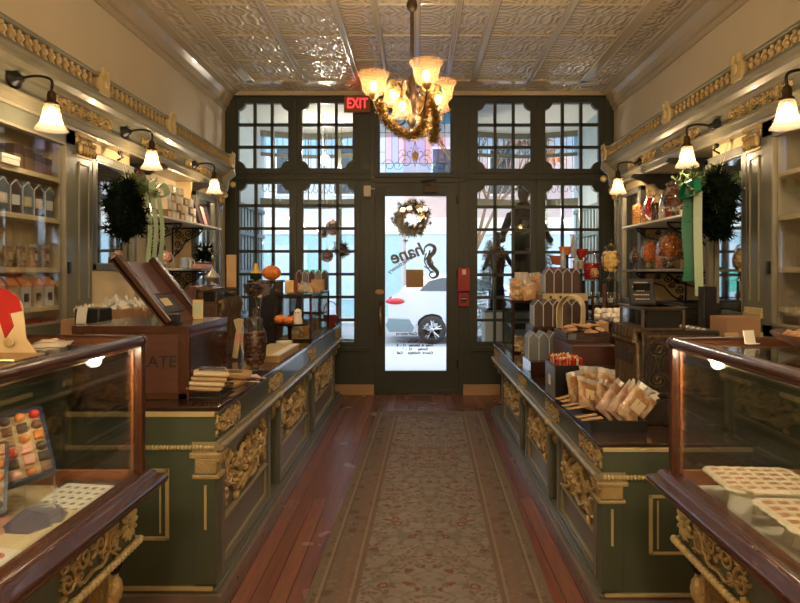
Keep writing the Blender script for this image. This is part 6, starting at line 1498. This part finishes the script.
# ---------------------------------------------------------------- inside the right case
M['lattice'] = mat('white_chocolate_lattice', (.80, .72, .55), .4, var=.04)
M['fudge'] = mat('caramel_squares', (.42, .17, .07), .35, var=.2, vs=20)
def lattice(lab, p, R_, nx, ny, s):
    t = thing('lattice_tray', lab, 'tray', p); t.rotation_euler = R_; w, d = nx * s, ny * s
    MB().box(0, w, 0, d, 0, .008).build('base', M['lattice'], t)
    mb = MB()
    for i in range(nx + 1): mb.tube([(i * s, y_ * d / 12, .014 + .004 * abs(math.sin(y_ * ny * PI / 12))) for y_ in range(13)], .004, 5)
    for j in range(ny + 1): mb.tube([(x_ * w / 12, j * s, .014 + .004 * abs(math.sin(x_ * nx * PI / 12))) for x_ in range(13)], .004, 5)
    for i in range(nx):
        for y_ in (0, d): mb.tube([(i * s + s * .5 + s * .5 * math.cos(a), y_ + (1 if y_ else -1) * s * .25 * math.sin(a), .012) for a in [PI * q / 6 for q in range(7)]], .006, 5)
    for j in range(ny):
        for x_ in (0, w): mb.tube([(x_ + (1 if x_ else -1) * s * .25 * math.sin(a), j * s + s * .5 + s * .5 * math.cos(a), .012) for a in [PI * q / 6 for q in range(7)]], .006, 5)
    mb.build('lattice', M['lattice'], t, True)
    sqm = MB().box(-s * .36, s * .36, -s * .36, s * .36, 0, .008).mesh('caramel', M['fudge'])
    RM = Matrix.Translation(Vector(p)) @ t.rotation_euler.to_matrix().to_4x4()
    for i in range(nx):
        for j in range(ny):
            q = inst('caramel', sqm); q.matrix_world = RM @ Matrix.Translation((i * s + s / 2, j * s + s / 2, .008)); tag(q, 'brown caramel square in the %s' % lab.split(',')[0], 'caramel', 'caramels in the %s' % lab.split(',')[0])
    mb = MB(); 
    mb.lathe([(w * .40, -.058), (w * .42, -.05), (w * .36, -.01), (w * .40, -.002)], (w / 2, d / 2, 0), 48, 24, .03, sy=d / w); mb.build('fluted_paper_case', M['lattice'], t, True)
    return t
lattice('far scalloped white tray, in the right glass case', (.86, 1.63, .862), (.0, 0, -.08), 6, 5, .038)
lattice('near scalloped white tray, in the right glass case', (.87, 1.36, .862), (.0, 0, -.05), 7, 5, .040)
lattice('third scalloped white tray, at the right photo edge', (1.14, 1.30, .862), (.0, 0, 0), 4, 4, .040)
for k, (x, y, rz, l) in enumerate(((.855, 1.60, -.8, 'cream tent card at the far tray corner in the right case'), (.90, 1.27, -.5, 'cream tent card at the near tray corner in the right case'))):
    t = thing('tent_card', l, 'card', (x, y, .80), rz); mb = MB(); mb.box(-.03, .03, -.001, .001, 0, .07, RX(-.45)); mb.build('front_leaf', M['white'], t); MB().box(-.03, .03, .052, .054, .002, .072, RX(.30)).build('back_leaf', M['kraft2'], t)

# ---------------------------------------------------------------- rug
RW, RL = 1.10, 4.6
tag(MB().box(-RW / 2, RW / 2, -RL / 2, RL / 2, 0, .012).build('runner_rug', rug_mat(RW, RL), loc=(.083, 6.30 - RL / 2, 0)), 'faded beige and rust patterned runner rug along the wooden aisle', 'rug')
bpy.data.objects['runner_rug'].rotation_euler.z = math.radians(-1.3)
# ---------------------------------------------------------------- beyond the glass
t = wreath('round evergreen wreath with gold bow hanging outside the door glass', (bx_(411.5) * 1.0, YB + .16, bz_(217.5)), .155, .075, M['leafd'], 5, 'Y', 50, .05, 80, .005)
mb = MB()
for s in (-1, 1): mb.ball((.10 + s * .035, -.06, .13), (.04, .02, .025), 10, 6, RY(s * .5))
mb.ball((.12, -.06, .02), (.04, .02, .03), 10, 6); ribbon(mb, [(.10, -.06, .13), (.13, -.07, .06), (.10, -.06, .0)], .03, (1, 0, 0)); mb.build('gold_bow', M['bow'], t, True)
mb = MB(); mb.tube([(0, -.03, .2), (0, -.03, .42)], .002, 4); mb.build('hanging_cord', M['white'], t)
for k, (px, py, r, y) in enumerate(((333, 228, .10, 7.9), (323, 233, .07, 8.0), (327, 256, .085, 7.9))):
    t = thing('hanging_ornament', '%s copper glass ball hanging in the left display window' % ['largest', 'smallest', 'lowest'][k], 'ornament', at(px, py, y))
    MB().ball((0, 0, 0), r, 20, 12).build('ball', M['silverball'], t, True); MB().tube([(0, 0, r), (0, 0, 3.5 - at(px, py, y).z)], .003, 4).build('hanging_cord', M['white'], t); MB().lathe([(.014, r - .005), (.014, r + .015), (0, r + .016)], n=10).build('cap', M['brass'], t)
t = wreath('dark hanging kissing ball of needles beside the copper balls', at(341.5, 250, 7.95), .05, .05, M['leafd'], 6, 'Y', 20, .07, 30)
MB().tube([(0, 0, .1), (0, 0, 3.5 - at(341.5, 250, 7.95).z)], .003, 4).build('hanging_cord', M['black'], t)
def xtree(lab, x, y, h, r, seed, z0=.42, m_=None):
    rg = random.Random(seed); t = thing('christmas_tree', lab, 'christmas tree', (x, y, z0)); MB().tube([(0, 0, 0), (0, 0, h)], [.03, .01], 6).lathe([(.12, 0), (.03, .05)], n=10).build('trunk', M['brownbox'], t)
    mb = MB()
    for k in range(int(h * 16)):
        f = k / (h * 16); R_ = r * (1 - f) + .03
        for q in range(9):
            a = rg.random() * 6.28; d = Vector((math.cos(a), math.sin(a), -.15)); p0 = Vector((0, 0, .25 + (h - .25) * f))
            mb.tube([p0, p0 + d * R_], .004, 4, False); fuzz(mb, [p0 + d * R_ * u for u in (.4, .6, .8, 1)], 5, .06, .005, rg=rg)
    mb.build('branches', m_ or M['tree'], t); return t
xtree('frosted sparse tree at the left of the right display window', 1.02, 8.38, 1.5, .28, 1)
xtree('frosted tree behind the candy tiers in the right display window', 1.72, 8.32, 2.1, .30, 2)
# dark costumed window figures
def figure(lab, x, y, z, h, lean):
    t = thing('window_mannequin', lab, 'mannequin', (x, y, z)); s = h / 1.6
    mb = MB(); mb.lathe([(.16 * s, 0), (.17 * s, .05), (.12 * s, .5 * s), (.13 * s, .8 * s), (.17 * s, 1.1 * s), (.19 * s, 1.22 * s), (.10 * s, 1.32 * s), (.05 * s, 1.36 * s)], n=18, flute=7, amp=.05, sy=.75); b = mb.build('costume', M['bayfab'], t, True)
    MB().ball((0, 0, 1.46 * s), (.08 * s, .09 * s, .11 * s), 14, 9).build('head', M['bayfab'], t, True)
    MB().lathe([(.15 * s, 1.52 * s), (.09 * s, 1.54 * s), (.085 * s, 1.66 * s), (0, 1.67 * s)], n=16).build('hat', M['bayfab'], t, True)
    mb = MB()
    for e in (-1, 1): mb.tube(sm([(e * .17 * s, 0, 1.2 * s), (e * .27 * s, -.08, .95 * s), (e * (.30 + lean) * s, -.2, .85 * s)]), [.05 * s] * 6 + [.04 * s] * 6 + [.03 * s], 8)
    mb.build('arm', M['bayfab'], t, True)
    mb = MB(); fuzz(mb, [(rnd(-.15, .15) * s, rnd(-.1, .1), rnd(.9, 1.35) * s) for k in range(40)], 6, .08, .012); mb.build('fur_trim', M['bayfab'], t)
    MB().box(-.16, .16, -.16, .16, -.02, .01).build('base', M['darkwood'], t)
    return t
figure('black costumed mannequin in a hat standing in the right display window', 1.38, 7.75, 1.0, 1.62, .0)
figure('shorter black cloaked mannequin beside the hatted one in the display window', 1.05, 7.8, 1.0, .95, .05)
t = thing('display_pedestal', 'pale box pedestal under the costumed mannequins in the display window', 'pedestal', (1.2, 7.78, .42)); MB().box(-.34, .38, -.20, .20, 0, .54).build('box', M['baywhite'], t); MB().box(-.35, .39, -.21, .21, .54, .56).build('top', M['slat'], t)
# hanging lamps in the display windows
for s, px, py, y, l in ((0, 325, 160, 8.0, 'left'), (1, 541, 224, 7.9, 'right')):
    p = at(px, py, y); t = thing('pendant_lamp', 'small glowing globe lamp hanging in the %s display window' % l, 'lamp', p)
    MB().ball((0, 0, 0), .07, 16, 10).build('globe', M['globe'] if 'globe' in M else M.setdefault('globe', mat('lit_opal_globe', (.9, .8, .6), .4, emit=(1, .75, .45), es=2.2)), t, True)
    MB().tube([(0, 0, .07), (0, 0, 3.5 - p.z)], .004, 5).build('cord', M['black'], t); MB().lathe([(.03, .06), (.02, .09), (0, .10)], n=12).build('cap', M['brass'], t)
    lamp('pendant_light', (0, -.0, .16), 14, (1, .82, .6), .05, t)
# ---------------------------------------------------------------- camera, sky, exposure
cam = bpy.data.cameras.new('camera'); co = bpy.data.objects.new('camera', cam); C.objects.link(co)
co.location = (0, 0, H); co.rotation_euler = (PI / 2, 0, 0)
cam.sensor_width = 36; cam.lens = F / 800 * 36; cam.shift_x = -(CX - 400) / 800; cam.shift_y = (CY - 301.5) / 800; cam.clip_start = .05
bpy.context.scene.camera = co
w = bpy.data.worlds.new('overcast'); bpy.context.scene.world = w; w.use_nodes = True
nt = w.node_tree; n = nt.nodes; L = nt.links; bg = n['Background']
tc = n.new('ShaderNodeTexCoord'); sp = n.new('ShaderNodeSeparateXYZ'); L.new(tc.outputs['Generated'], sp.inputs[0])
cr = n.new('ShaderNodeValToRGB'); cr.color_ramp.elements[0].color = (.62, .72, .88, 1); cr.color_ramp.elements[0].position = .5; cr.color_ramp.elements[1].color = (.80, .88, 1, 1); cr.color_ramp.elements[1].position = .8
mr = n.new('ShaderNodeMapRange'); mr.inputs[1].default_value = -1; L.new(sp.outputs[2], mr.inputs[0]); L.new(mr.outputs[0], cr.inputs[0]); L.new(cr.outputs[0], bg.inputs[0])
bg.inputs[1].default_value = 2.0
for nm, x, y, p in (('rear_fill_light', 0, -1.4, 80), ):
    lamp(nm, (x, y, 2.9), p, (1, .80, .58), .15)  # bare warm fill behind the viewer, added to brighten the room
sc = bpy.context.scene
sc.view_settings.view_transform = 'Standard'; sc.view_settings.look = 'None'; sc.view_settings.gamma = 1; sc.view_settings.use_curve_mapping = False
sc.view_settings.exposure = 0.98
